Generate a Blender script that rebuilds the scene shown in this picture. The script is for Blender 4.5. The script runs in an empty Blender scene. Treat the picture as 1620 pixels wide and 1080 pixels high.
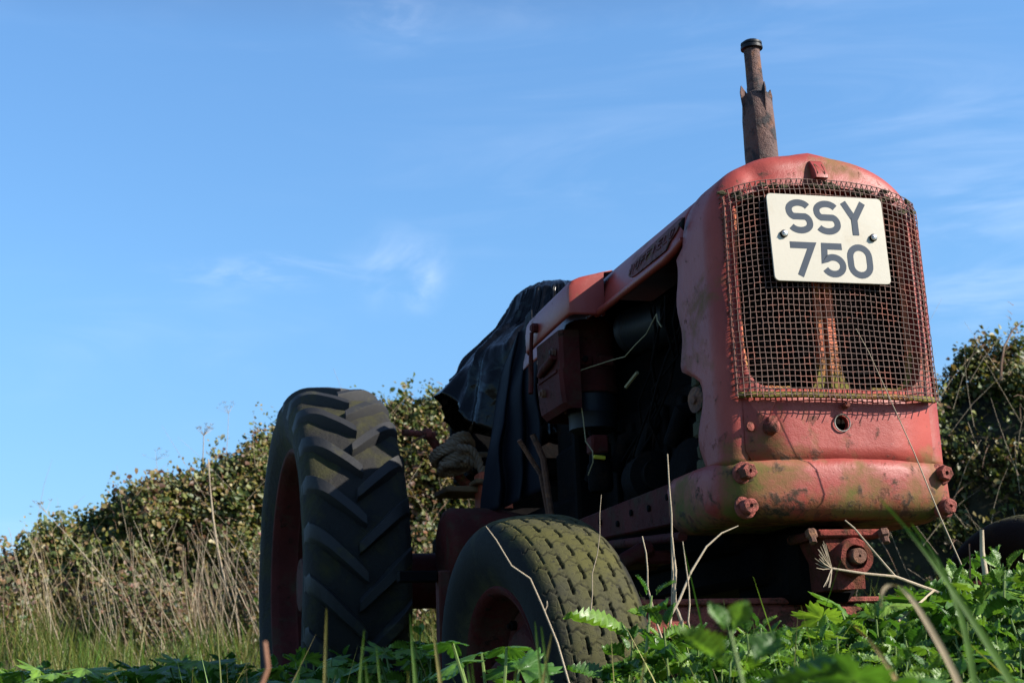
import bpy, math, random
import numpy as np
from mathutils import Vector, Matrix, noise

rnd = random.Random(7)
rs = np.random.RandomState(11)
sc = bpy.context.scene
COL = sc.collection

# ------------------------------------------------------------------ camera
CAM = Vector((-1.6094, -2.8910, 0.2523))
R_ = Vector((0.96005884, -0.27749109, -0.03585693))
U_ = Vector((-0.03160203, -0.23487331, 0.97151214))
F_ = R_.cross(U_) * -1.0
cam_d = bpy.data.cameras.new('camera')
cam = bpy.data.objects.new('camera', cam_d)
COL.objects.link(cam)
M3 = Matrix((R_, U_, -F_)).transposed()
cam.matrix_world = Matrix.Translation(CAM) @ M3.to_4x4()
cam_d.sensor_width = 23.6
cam_d.lens = 23.6 * 2390.56 / 1620
cam_d.clip_start = 0.02
cam_d.clip_end = 3000
cam_d.dof.use_dof = True
cam_d.dof.focus_distance = 3.25
cam_d.dof.aperture_fstop = 7.1
sc.camera = cam

# ------------------------------------------------------------------ sky and sun
SUN = Vector((0.70, -0.48, 0.53)).normalized()
world = bpy.data.worlds.new('World')
sc.world = world
world.use_nodes = True
wn, wl = world.node_tree.nodes, world.node_tree.links
wn.clear()
wo = wn.new('ShaderNodeOutputWorld')
bg = wn.new('ShaderNodeBackground')
sky = wn.new('ShaderNodeTexSky')
sky.sky_type = 'NISHITA'
sky.sun_disc = False
sky.sun_elevation = math.asin(SUN.z)
sky.sun_rotation = math.atan2(SUN.x, SUN.y)
sky.air_density = 1.0
sky.dust_density = 0.3
sky.ozone_density = 2.6
bg.inputs['Strength'].default_value = 0.10
# sky graded by height, dimmed overhead to cut fill light; thin cirrus wisps
tc = wn.new('ShaderNodeTexCoord'); VEC = tc.outputs['Generated']
sxyz = wn.new('ShaderNodeSeparateXYZ'); wl.new(VEC, sxyz.inputs[0])
el = wn.new('ShaderNodeMapRange'); el.inputs[1].default_value = -.02; el.inputs[2].default_value = .5; wl.new(sxyz.outputs['Z'], el.inputs[0])
er = wn.new('ShaderNodeValToRGB'); e_ = er.color_ramp.elements
e_[0].position = 0; e_[0].color = (.45, .58, .72, 1); e_[1].position = 1; e_[1].color = (.74, .82, .92, 1)
for p_, c_ in ((.25, (.54, .71, .85, 1)), (.55, (.72, .98, 1.12, 1)), (.85, (.80, 1.09, 1.25, 1))):
    q_ = er.color_ramp.elements.new(p_); q_.color = c_
wl.new(el.outputs[0], er.inputs[0])
mg = wn.new('ShaderNodeMix'); mg.data_type = 'RGBA'; mg.blend_type = 'MULTIPLY'; mg.clamp_result = False; mg.inputs[0].default_value = 1
wl.new(sky.outputs[0], mg.inputs[6]); wl.new(er.outputs[0], mg.inputs[7])
def wnode(scale, stretch, detail, dist, rot=(0, 0, 0)):
    mp = wn.new('ShaderNodeMapping'); mp.inputs['Scale'].default_value = stretch; mp.inputs['Rotation'].default_value = rot
    n = wn.new('ShaderNodeTexNoise'); n.inputs['Scale'].default_value = scale; n.inputs['Detail'].default_value = detail
    n.inputs['Roughness'].default_value = .6; n.inputs['Distortion'].default_value = dist
    wl.new(VEC, mp.inputs[0]); wl.new(mp.outputs[0], n.inputs[0]); return n.outputs['Fac']
def wm(op, a, b):
    m_ = wn.new('ShaderNodeMath'); m_.operation = op
    for k_, v_ in enumerate((a, b)):
        if isinstance(v_, (int, float)): m_.inputs[k_].default_value = v_
        else: wl.new(v_, m_.inputs[k_])
    return m_.outputs[0]
def wr(src, lo, hi, a=0., b=1.):
    r_ = wn.new('ShaderNodeMapRange'); r_.interpolation_type = 'SMOOTHSTEP'; r_.inputs[1].default_value = lo; r_.inputs[2].default_value = hi; r_.inputs[3].default_value = a; r_.inputs[4].default_value = b
    wl.new(src, r_.inputs[0]); return r_.outputs[0]
streak = wr(wnode(3.2, (1, 1, 5.5), 9, 1.6, (0, .10, 0)), .42, .72)
veil = wr(wnode(2.0, (1, 1, 3.5), 4, .6, (.1, -.2, .4)), .45, .75, 0, .09)
tot = wm('MULTIPLY', streak, veil)
def wisp(px_, py_, half, strength, tall=1.):
    """a named patch of cirrus around the direction seen at a point of the view"""
    d = (F_ + R_ * ((px_ - 810) / 2390.56) - U_ * ((py_ - 540) / 2390.56)).normalized()
    sb = wn.new('ShaderNodeVectorMath'); sb.operation = 'SUBTRACT'; wl.new(VEC, sb.inputs[0]); sb.inputs[1].default_value = d
    sc2 = wn.new('ShaderNodeVectorMath'); sc2.operation = 'MULTIPLY'; wl.new(sb.outputs[0], sc2.inputs[0]); sc2.inputs[1].default_value = (1, 1, 1 / tall)
    ln = wn.new('ShaderNodeVectorMath'); ln.operation = 'LENGTH'; wl.new(sc2.outputs[0], ln.inputs[0])
    return wr(ln.outputs['Value'], 0, half, strength, 0)
fine = wr(wnode(9, (1, 1, 4.0), 8, 2.2, (0, .35, 0)), .40, .78)
fine2 = wr(wnode(11, (1.3, 1.3, 1.6), 8, 1.2, (.3, .5, .5)), .40, .80)
tot = wm('ADD', tot, wm('MULTIPLY', fine, wisp(440, 432, .10, .16, .16)))
tot = wm('ADD', tot, wm('MULTIPLY', fine2, wisp(630, 422, .05, .14, .8)))
tot = wm('ADD', tot, wm('MULTIPLY', fine2, wisp(668, 452, .020, .22, 1.3)))
tot = wm('ADD', tot, wm('MULTIPLY', fine, wisp(625, 25, .05, .08, .7)))
tot = wm('ADD', tot, wm('MULTIPLY', streak, wisp(1580, 380, .16, .13, .8)))
mx = wn.new('ShaderNodeMix'); mx.data_type = 'RGBA'; mx.clamp_factor = True
mx.inputs[7].default_value = (8.0, 8.3, 9.0, 1)
wl.new(tot, mx.inputs[0]); wl.new(mg.outputs[2], mx.inputs[6])
wl.new(mx.outputs[2], bg.inputs[0]); wl.new(bg.outputs[0], wo.inputs[0])

sun_d = bpy.data.lights.new('sun', 'SUN')
sun_d.energy = 5.0
sun_d.angle = math.radians(0.5)
sun_d.color = (1.0, 0.93, 0.83)
sun = bpy.data.objects.new('sun', sun_d)
COL.objects.link(sun)
sun.rotation_euler = (-SUN).to_track_quat('-Z', 'Y').to_euler()
sun.location = SUN * 30

sc.view_settings.view_transform = 'Standard'
sc.view_settings.look = 'None'
sc.view_settings.gamma = 1
sc.view_settings.use_curve_mapping = False
sc.view_settings.exposure = 1.0

# ------------------------------------------------------------------ materials
def new_mat(name):
    m = bpy.data.materials.new(name)
    m.use_nodes = True
    return m, m.node_tree.nodes, m.node_tree.links, m.node_tree.nodes['Principled BSDF']

def noise_node(ns, ls, scale, detail=4, rough=.55, dist=0, coord=None, stretch=None):
    n = ns.new('ShaderNodeTexNoise')
    n.inputs['Scale'].default_value = scale
    n.inputs['Detail'].default_value = detail
    n.inputs['Roughness'].default_value = rough
    n.inputs['Distortion'].default_value = dist
    if stretch:
        mp = ns.new('ShaderNodeMapping'); mp.inputs['Scale'].default_value = stretch
        ls.new(coord, mp.inputs[0]); ls.new(mp.outputs[0], n.inputs[0])
    else:
        ls.new(coord, n.inputs[0])
    return n.outputs['Fac']

def ramp(ns, ls, src, lo, hi, a=0., b=1.):
    r = ns.new('ShaderNodeMapRange')
    r.inputs[1].default_value = lo; r.inputs[2].default_value = hi
    r.inputs[3].default_value = a; r.inputs[4].default_value = b
    ls.new(src, r.inputs[0])
    return r.outputs[0]

def mathn(ns, ls, op, a, b):
    m = ns.new('ShaderNodeMath'); m.operation = op
    for k, v in enumerate((a, b)):
        if isinstance(v, (int, float)): m.inputs[k].default_value = v
        else: ls.new(v, m.inputs[k])
    return m.outputs[0]

def mixc(ns, ls, fac, a, b):
    m = ns.new('ShaderNodeMix'); m.data_type = 'RGBA'
    ls.new(fac, m.inputs[0])
    for k, v in ((6, a), (7, b)):
        if isinstance(v, tuple): m.inputs[k].default_value = (*v, 1)
        else: ls.new(v, m.inputs[k])
    return m.outputs[2]

def weathered(name, base, base2, rough=.5, metal=0., layers=(), bump=.3, bump_scale=60, spec=.5, fine=300):
    """layers: (colour, scale, lo, hi, zrange or None, rough)"""
    m, ns, ls, p = new_mat(name)
    geo = ns.new('ShaderNodeNewGeometry'); co = geo.outputs['Position']
    sep = ns.new('ShaderNodeSeparateXYZ'); ls.new(co, sep.inputs[0])
    f0 = ramp(ns, ls, noise_node(ns, ls, 7, 5, coord=co), .35, .65)
    c = mixc(ns, ls, f0, base, base2)
    rg = None
    h = noise_node(ns, ls, bump_scale, 6, .65, coord=co)
    for i, (lc, s, lo, hi, zr, lr) in enumerate(layers):
        f = noise_node(ns, ls, s, 8, .68, .3, coord=co)
        if zr:
            zf = ramp(ns, ls, sep.outputs['Z'], zr[0], zr[1], 0, zr[2])
            f = mathn(ns, ls, 'ADD', f, zf)
        f = ramp(ns, ls, f, lo, hi)
        c = mixc(ns, ls, f, c, lc)
        rv = ramp(ns, ls, f, 0, 1, rough, lr)
        rg = rv if rg is None else mathn(ns, ls, 'MAXIMUM', rg, rv)
        h = mathn(ns, ls, 'SUBTRACT', h, mathn(ns, ls, 'MULTIPLY', f, .35 * (-1) ** i))
    h = mathn(ns, ls, 'ADD', h, mathn(ns, ls, 'MULTIPLY', noise_node(ns, ls, fine, 3, coord=co), .3))
    ls.new(c, p.inputs['Base Color'])
    if rg is not None: ls.new(rg, p.inputs['Roughness'])
    else: p.inputs['Roughness'].default_value = rough
    p.inputs['Metallic'].default_value = metal
    p.inputs['Specular IOR Level'].default_value = spec
    b = ns.new('ShaderNodeBump'); b.inputs['Strength'].default_value = bump; b.inputs['Distance'].default_value = .006
    ls.new(h, b.inputs['Height']); ls.new(b.outputs[0], p.inputs['Normal'])
    return m

RUST = (.10, .035, .018); MOSS = (.16, .14, .025); DIRT_SHADE = (.05, .035, .022)
M = {}
M['red'] = weathered('faded_red_paint', (.225, .032, .025), (.28, .047, .035), .42, layers=[
    ((.10, .085, .03), 8, .58, .78, None, .8), (RUST, 42, .655, .70, None, .9), ((.06, .02, .018), 130, .66, .72, None, .8)], bump=.16, bump_scale=14, spec=.35)
M['red_low'] = weathered('mossy_red_paint', (.240, .034, .026), (.31, .055, .040), .50, layers=[
    ((.105, .088, .018), 6, .54, .74, (.80, .62, .22), .9), ((.045, .026, .015), 26, .60, .70, (.80, .62, .09), .9), (RUST, 19, .64, .69, (.675, .60, .16), .9), (RUST, 45, .63, .68, None, .9), ((.05, .018, .014), 110, .655, .71, None, .9)], bump=.30, bump_scale=26, spec=.35)
M['red_dark'] = weathered('shade_toned_grimy_red', (.050, .0085, .0075), (.080, .013, .011), .75, layers=[
    (DIRT_SHADE, 10, .50, .70, None, .9), ((.03, .012, .008), 30, .58, .66, None, .95)], bump=.5, spec=.15)  # red and dirt darkened to put the side parts' shade into the colour
M['name'] = weathered('grimy_name_plate', (.13, .028, .026), (.16, .04, .034), .6, layers=[(DIRT_SHADE, 60, .50, .66, None, .9), (MOSS, 25, .60, .72, None, .9)], bump=.9, bump_scale=120, spec=.3)
M['bracket'] = weathered('scabby_bracket', (.20, .035, .025), (.12, .030, .022), .85, layers=[(RUST, 28, .46, .58, None, .95), ((.03, .02, .014), 14, .54, .68, None, .95)], bump=1.0, bump_scale=70, spec=.2)
M['strip'] = weathered('orange_red_strip', (.50, .105, .04), (.42, .11, .045), .7, layers=[
    (MOSS, 12, .52, .70, (1.05, .90, .2), .95), (RUST, 50, .5, .62, None, .95)], bump=.5)
M['axle'] = weathered('scabby_red_axle', (.20, .040, .026), (.26, .055, .037), .8, layers=[
    (RUST, 34, .50, .60, None, .95), (MOSS, 14, .62, .75, None, .95)], bump=1.0, bump_scale=70)
M['rust'] = weathered('rusty_iron', (.09, .04, .025), (.17, .07, .04), .85, layers=[
    ((.22, .10, .05), 30, .5, .65, None, .9), ((.03, .022, .02), 14, .52, .66, None, .85)], bump=.9, bump_scale=90)
M['exhaust'] = weathered('rusty_exhaust', (.065, .038, .034), (.12, .055, .04), .75, layers=[
    ((.22, .085, .03), 11, .54, .66, None, .85), ((.018, .015, .017), 17, .50, .60, None, .8), ((.30, .22, .18), 60, .66, .74, None, .8)], bump=1.0, bump_scale=55)
M['wire'] = weathered('rusty_wire', (.085, .045, .035), (.13, .07, .052), .7, layers=[
    ((.25, .09, .06), 20, .52, .62, None, .8)], bump=.2)
M['black_iron'] = weathered('shade_toned_oily_iron', (.0030, .0030, .0034), (.006, .005, .005), .85, layers=[
    ((.016, .009, .006), 16, .55, .7, None, .9)], bump=.6, spec=.06)  # oily iron, blacker still to put engine bay shade into the colour
M['blue_black'] = weathered('dark_painted_steel', (.006, .008, .012), (.009, .011, .015), .5, layers=[
    ((.03, .02, .015), 20, .60, .7, None, .8)], bump=.2, spec=.25)
M['core'] = weathered('radiator_core', (.006, .005, .005), (.011, .008, .007), .85, bump=.4, bump_scale=200, spec=.1)
M['tyre'] = weathered('old_rubber', (.012, .012, .012), (.017, .016, .015), .8, layers=[
    ((.034, .033, .013), 6, .50, .66, (.9, 1.45, .12), .9), ((.04, .036, .03), 30, .64, .76, None, .9)], bump=.7, bump_scale=60, spec=.25)
M['tyre_front'] = weathered('mossy_rubber', (.050, .047, .032), (.070, .064, .036), .8, layers=[
    ((.085, .078, .028), 5, .46, .62, None, .9), ((.018, .017, .015), 70, .56, .66, None, .9)], bump=.7, bump_scale=70, spec=.3)
M['lug'] = weathered('lug_rubber', (.010, .011, .013), (.014, .014, .015), .66, layers=[
    ((.045, .043, .02), 9, .56, .70, None, .9)], bump=.25, bump_scale=60, spec=.4)
def front_tyre_mat():
    m, ns, ls, p = new_mat('front_tyre_rubber')
    tc = ns.new('ShaderNodeTexCoord'); co = tc.outputs['Object']
    sep = ns.new('ShaderNodeSeparateXYZ'); ls.new(co, sep.inputs[0])
    ax = mathn(ns, ls, 'ABSOLUTE', sep.outputs['X'], 0)
    tread = ramp(ns, ls, mathn(ns, ls, 'ADD', ax, ramp(ns, ls, noise_node(ns, ls, 9, 4, coord=co), .3, .7, -.015, .015)), .088, .112, 1, 0)
    c = mixc(ns, ls, ramp(ns, ls, noise_node(ns, ls, 6, 6, coord=co), .35, .62), (.042, .040, .024), (.066, .062, .018))
    c = mixc(ns, ls, ramp(ns, ls, noise_node(ns, ls, 90, 5, .7, coord=co), .56, .68), c, (.018, .017, .014))
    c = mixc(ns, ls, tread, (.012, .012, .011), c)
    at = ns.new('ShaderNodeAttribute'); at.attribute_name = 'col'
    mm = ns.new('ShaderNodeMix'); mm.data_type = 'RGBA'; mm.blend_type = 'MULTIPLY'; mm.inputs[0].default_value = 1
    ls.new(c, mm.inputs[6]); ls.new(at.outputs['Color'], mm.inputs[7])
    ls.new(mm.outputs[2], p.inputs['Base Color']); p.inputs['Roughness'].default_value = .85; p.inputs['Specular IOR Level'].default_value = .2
    h = noise_node(ns, ls, 60, 6, .7, coord=co)
    vo = ns.new('ShaderNodeTexVoronoi'); vo.feature = 'DISTANCE_TO_EDGE'; vo.inputs['Scale'].default_value = 55; ls.new(co, vo.inputs['Vector'])
    h = mathn(ns, ls, 'ADD', mathn(ns, ls, 'MULTIPLY', h, .7), ramp(ns, ls, vo.outputs['Distance'], 0, .05, 0, .35))
    b = ns.new('ShaderNodeBump'); b.inputs['Strength'].default_value = .4; b.inputs['Distance'].default_value = .004
    ls.new(h, b.inputs['Height']); ls.new(b.outputs[0], p.inputs['Normal'])
    return m
M['tyre_front'] = front_tyre_mat()
M['plate'] = weathered('cream_plastic', (.45, .405, .32), (.42, .385, .305), .34, layers=[
    ((.30, .25, .17), 7, .56, .80, None, .5), ((.20, .15, .10), 90, .68, .74, None, .6)], bump=.03)
M['letter'] = weathered('faded_slate_letter', (.020, .032, .052), (.030, .045, .068), .6, bump=.02, spec=.2)
M['steel'] = weathered('worn_steel', (.55, .53, .49), (.45, .43, .4), .3, metal=.9, bump=.1)
M['galv'] = weathered('dull_lamp_rim', (.25, .22, .18), (.18, .16, .14), .35, metal=.7, bump=.1)
M['moss'] = weathered('moss', (.06, .055, .02), (.03, .03, .012), .95, bump=1, bump_scale=120)
M['wood'] = weathered('weathered_timber', (.10, .065, .035), (.18, .11, .05), .9, bump=.8, bump_scale=90)
M['seat'] = weathered('orange_red_steel', (.48, .10, .045), (.40, .08, .04), .6, layers=[(RUST, 22, .60, .70, None, .9)], bump=.3)
M['yellow'] = weathered('yellow_tag', (.55, .47, .03), (.5, .42, .03), .5, bump=.1)
M['string'] = weathered('old_wire', (.30, .25, .12), (.2, .17, .09), .7, bump=.1)
M['rope'] = weathered('hemp_rope', (.27, .20, .135), (.18, .13, .09), .9, bump=.6, bump_scale=250)
M['stalk'] = weathered('dry_stalk', (.37, .30, .205), (.26, .20, .135), .8, bump=.3, bump_scale=120)
M['brown_stalk'] = weathered('brown_dry_stalk', (.17, .11, .065), (.23, .16, .10), .85, bump=.2)
M['cane'] = weathered('bramble_cane', (.12, .06, .035), (.20, .13, .08), .8, bump=.2)
M['redstem'] = weathered('brown_stem', (.20, .085, .045), (.28, .13, .07), .7, bump=.2)

# black sheet
m, ns, ls, p = new_mat('black_plastic_sheet')
p.inputs['Base Color'].default_value = (.0022, .0024, .003, 1)
p.inputs['Roughness'].default_value = .20
p.inputs['Specular IOR Level'].default_value = .22
geo = ns.new('ShaderNodeNewGeometry')
b = ns.new('ShaderNodeBump'); b.inputs['Strength'].default_value = .5; b.inputs['Distance'].default_value = .014
vo = ns.new('ShaderNodeTexVoronoi'); vo.feature = 'DISTANCE_TO_EDGE'; vo.inputs['Scale'].default_value = 5
nz_ = ns.new('ShaderNodeTexNoise'); nz_.inputs['Scale'].default_value = 5; ls.new(geo.outputs['Position'], nz_.inputs[0])
vm = ns.new('ShaderNodeVectorMath'); vm.operation = 'MULTIPLY_ADD'; vm.inputs[1].default_value = (.35, .35, .35); ls.new(nz_.outputs['Color'], vm.inputs[0]); ls.new(geo.outputs['Position'], vm.inputs[2]); ls.new(vm.outputs[0], vo.inputs['Vector'])
ls.new(mathn(ns, ls, 'ADD', ramp(ns, ls, vo.outputs['Distance'], 0, .45, 0, 1.0), noise_node(ns, ls, 9, 4, .5, 1.2, coord=geo.outputs['Position'])), b.inputs['Height'])
ls.new(b.outputs[0], p.inputs['Normal'])
M['tarp'] = m
m, ns, ls, p = new_mat('navy_waxed_cloth')
p.inputs['Base Color'].default_value = (.0025, .004, .009, 1)
p.inputs['Specular IOR Level'].default_value = .2
p.inputs['Roughness'].default_value = .7
geo = ns.new('ShaderNodeNewGeometry')
b = ns.new('ShaderNodeBump'); b.inputs['Strength'].default_value = .3; b.inputs['Distance'].default_value = .01
ls.new(noise_node(ns, ls, 18, 4, .5, .6, coord=geo.outputs['Position']), b.inputs['Height'])
ls.new(b.outputs[0], p.inputs['Normal'])
M['navy'] = m

def leaf_mat(name, trans=.35, rough=.5, spec=.4, obj_var=False, base=None):
    """colour comes from the mesh's own 'col' attribute (each leaf's real colour)"""
    m, ns, ls, p = new_mat(name)
    at = ns.new('ShaderNodeAttribute'); at.attribute_name = 'col'
    c = at.outputs['Color']
    if obj_var:
        oi = ns.new('ShaderNodeObjectInfo')
        hs = ns.new('ShaderNodeHueSaturation')
        ls.new(ramp(ns, ls, oi.outputs['Random'], 0, 1, .47, .52), hs.inputs['Hue'])
        ls.new(ramp(ns, ls, oi.outputs['Random'], 0, 1, 1.5, .6), hs.inputs['Value'])
        ls.new(c, hs.inputs['Color']); c = hs.outputs[0]
    geo = ns.new('ShaderNodeNewGeometry')
    f = noise_node(ns, ls, 45, 3, coord=geo.outputs['Position'])
    mm = ns.new('ShaderNodeMix'); mm.data_type = 'RGBA'; mm.blend_type = 'MULTIPLY'; mm.inputs[0].default_value = .5
    ls.new(c, mm.inputs[6])
    cr = ns.new('ShaderNodeValToRGB'); cr.color_ramp.elements[0].position = .3; cr.color_ramp.elements[0].color = (.5, .5, .45, 1); cr.color_ramp.elements[1].position = .7; cr.color_ramp.elements[1].color = (1.3, 1.3, 1.2, 1)
    ls.new(f, cr.inputs[0]); ls.new(cr.outputs[0], mm.inputs[7])
    c = mm.outputs[2]
    ls.new(c, p.inputs['Base Color'])
    if obj_var:
        tco = ns.new('ShaderNodeTexCoord')
        bb = ns.new('ShaderNodeBump'); bb.inputs['Strength'].default_value = .7; bb.inputs['Distance'].default_value = .003
        ls.new(noise_node(ns, ls, 110, 3, coord=tco.outputs['Object']), bb.inputs['Height']); ls.new(bb.outputs[0], p.inputs['Normal'])
    p.inputs['Roughness'].default_value = rough
    p.inputs['Specular IOR Level'].default_value = spec
    tr = ns.new('ShaderNodeBsdfTranslucent')
    tm = ns.new('ShaderNodeMix'); tm.data_type = 'RGBA'; tm.blend_type = 'MULTIPLY'; tm.inputs[0].default_value = 1
    ls.new(c, tm.inputs[6]); tm.inputs[7].default_value = (1.5, 1.6, .7, 1)
    ls.new(tm.outputs[2], tr.inputs[0])
    mxs = ns.new('ShaderNodeMixShader'); mxs.inputs[0].default_value = trans
    ls.new(p.outputs[0], mxs.inputs[1]); ls.new(tr.outputs[0], mxs.inputs[2])
    ls.new(mxs.outputs[0], ns['Material Output'].inputs[0])
    return m
M['leaf'] = leaf_mat('fresh_leaf', .30, .42, .5, True)
M['hedge'] = leaf_mat('bramble_leaf', .22, .5, .4)
M['grass'] = leaf_mat('grass_blade', .35, .5, .3)
M['dry'] = leaf_mat('dead_grass', .15, .8, .2)
m, ns, ls, p = new_mat('soil')
geo = ns.new('ShaderNodeNewGeometry')
c = mixc(ns, ls, noise_node(ns, ls, 4, 8, coord=geo.outputs['Position']), (.03, .035, .012), (.06, .045, .025))
ls.new(c, p.inputs['Base Color']); p.inputs['Roughness'].default_value = 1
M['soil'] = m

# ------------------------------------------------------------------ mesh helpers
LOC = {}
def mesh_from(name, V, Fc, mats, smooth=True, cols=None, sharp=None):
    me = bpy.data.meshes.new(name)
    me.from_pydata([tuple(v) for v in V], [], [tuple(f) for f in Fc])
    for m in (mats if isinstance(mats, (list, tuple)) else [mats]): me.materials.append(m)
    if smooth:
        me.polygons.foreach_set('use_smooth', [True] * len(me.polygons))
        if sharp is not None: me.set_sharp_from_angle(angle=math.radians(sharp))
    me.update()
    return me

def fast_mesh(name, V, T, mat, cols=None, smooth=False):
    """numpy triangles"""
    me = bpy.data.meshes.new(name)
    V = np.asarray(V, np.float32); T = np.asarray(T, np.int32)
    k = T.shape[1]
    me.vertices.add(len(V)); me.vertices.foreach_set('co', V.ravel())
    me.loops.add(T.size); me.loops.foreach_set('vertex_index', T.ravel())
    me.polygons.add(len(T))
    me.polygons.foreach_set('loop_start', np.arange(0, T.size, k, dtype=np.int32))
    me.polygons.foreach_set('loop_total', np.full(len(T), k, np.int32))
    if smooth: me.polygons.foreach_set('use_smooth', np.ones(len(T), bool))
    me.update(calc_edges=True)
    if cols is not None:
        a = me.color_attributes.new('col', 'FLOAT_COLOR', 'POINT')
        c = np.ones((len(V), 4), np.float32); c[:, :3] = cols
        a.data.foreach_set('color', c.ravel())
    me.materials.append(mat)
    return me

def link(name, me, parent=None, label=None, cat=None, group=None, kind=None, loc=None):
    o = bpy.data.objects.new(name, me); COL.objects.link(o)
    if parent is not None:
        o.parent = parent
    if loc is not None: o.location = loc
    tag(o, label, cat, group, kind)
    return o

def tag(o, label=None, cat=None, group=None, kind=None):
    if label: o['label'] = label
    if cat: o['category'] = cat
    if group: o['group'] = group
    if kind: o['kind'] = kind

def empty(name, loc=(0, 0, 0), parent=None, **k):
    o = bpy.data.objects.new(name, None); COL.objects.link(o)
    o.location = loc; o.empty_display_size = .1
    if parent is not None: o.parent = parent
    tag(o, **k)
    return o

class MB:
    """collects shapes into one mesh"""
    def __init__(s): s.V = []; s.F = []
    def add(s, V, F):
        n = len(s.V); s.V += [Vector(v) for v in V]; s.F += [tuple(i + n for i in f) for f in F]; return s
    def box(s, lo, hi, bev=.003, rot=None, c=None):
        lo = Vector(lo); hi = Vector(hi)
        ce = (lo + hi) / 2; h = (hi - lo) / 2
        b = min(bev, *(h * .49))
        V = []; F = []
        idx = {}
        for sx in (-1, 1):
            for sy in (-1, 1):
                for sz in (-1, 1):
                    for a in range(3):
                        v = Vector((sx * h.x, sy * h.y, sz * h.z))
                        for k in range(3):
                            if k != a: v[k] -= (sx, sy, sz)[k] * b
                        idx[(sx, sy, sz, a)] = len(V); V.append(v)
        def q(*k): F.append([idx[i] for i in k])
        for a in range(3):
            u, w = [(1, 2), (2, 0), (0, 1)][a]
            for sg in (-1, 1):
                ks = []
                for su, sw in ((-1, -1), (1, -1), (1, 1), (-1, 1)):
                    t = [0, 0, 0]; t[a] = sg; t[u] = su; t[w] = sw; ks.append((*t, a))
                if sg < 0: ks.reverse()
                q(*ks)
            for su in (-1, 1):
                for sw in (-1, 1):
                    t1 = [0, 0, 0]; t1[a] = -1; t1[u] = su; t1[w] = sw
                    t2 = list(t1); t2[a] = 1
                    q((*t1, u), (*t2, u), (*t2, w), (*t1, w))
        for sx in (-1, 1):
            for sy in (-1, 1):
                for sz in (-1, 1): q((sx, sy, sz, 0), (sx, sy, sz, 1), (sx, sy, sz, 2))
        if rot is not None: V = [rot @ v for v in V]
        return s.add([v + ce for v in V], F)
    def tube(s, pts, r, n=10, caps=True):
        pts = [Vector(p) for p in pts]
        rr = r if isinstance(r, (list, tuple)) else [r] * len(pts)
        V = []; F = []; up = None
        for i, p in enumerate(pts):
            t = (pts[min(i + 1, len(pts) - 1)] - pts[max(i - 1, 0)]).normalized()
            if up is None:
                up = t.orthogonal().normalized()
            up = (up - t * up.dot(t)).normalized(); w = t.cross(up)
            for k in range(n):
                a = 2 * math.pi * k / n
                V.append(p + (up * math.cos(a) + w * math.sin(a)) * rr[i])
        for i in range(len(pts) - 1):
            for k in range(n):
                k2 = (k + 1) % n
                F.append((i * n + k, i * n + k2, (i + 1) * n + k2, (i + 1) * n + k))
        if caps:
            F.append(tuple(range(n - 1, -1, -1))); F.append(tuple((len(pts) - 1) * n + k for k in range(n)))
        return s.add(V, F)
    def lathe(s, prof, origin, axis, n=32, jit=0.):
        """prof: (distance along axis, radius)"""
        o = Vector(origin); ax = Vector(axis).normalized(); u = ax.orthogonal().normalized(); w = ax.cross(u)
        V = []; F = []
        for i, (h, r) in enumerate(prof):
            for k in range(n):
                a = 2 * math.pi * k / n
                d = u * math.cos(a) + w * math.sin(a)
                rr = r
                if jit: rr += jit * (noise.noise(Vector((d * 2 + ax * h * 12))))
                V.append(o + ax * h + d * rr)
        for i in range(len(prof) - 1):
            for k in range(n):
                k2 = (k + 1) % n
                F.append((i * n + k, i * n + k2, (i + 1) * n + k2, (i + 1) * n + k))
        if prof[0][1] > 1e-4: F.append(tuple(range(n - 1, -1, -1)))
        if prof[-1][1] > 1e-4: F.append(tuple((len(prof) - 1) * n + k for k in range(n)))
        return s.add(V, F)
    def grid(s, rows, closed_u=False):
        n = len(rows[0]); V = [v for r in rows for v in r]; F = []
        for i in range(len(rows) - 1):
            for k in range(n - (0 if closed_u else 1)):
                k2 = (k + 1) % n
                F.append((i * n + k, i * n + k2, (i + 1) * n + k2, (i + 1) * n + k))
        return s.add(V, F)
    def rough(s, amp, sc_=20):
        for v in s.V:
            v += Vector(noise.noise_vector(v * sc_)) * amp
        return s
    def build(s, name, mat, parent=None, sharp=40, solid=0, off=(0, 0, 0), subdiv=0, **k):
        o = Vector(off)
        me = mesh_from(name, [v - o for v in s.V], s.F, mat, True, sharp=sharp)
        ob = link(name, me, parent, **k)
        if solid:
            md = ob.modifiers.new('solid', 'SOLIDIFY'); md.thickness = solid; md.offset = 0
        if subdiv:
            md = ob.modifiers.new('sub', 'SUBSURF'); md.levels = md.render_levels = subdiv
        return ob

def sstep(a, b, x):
    t = min(1., max(0., (x - a) / (b - a))); return t * t * (3 - 2 * t)

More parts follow.
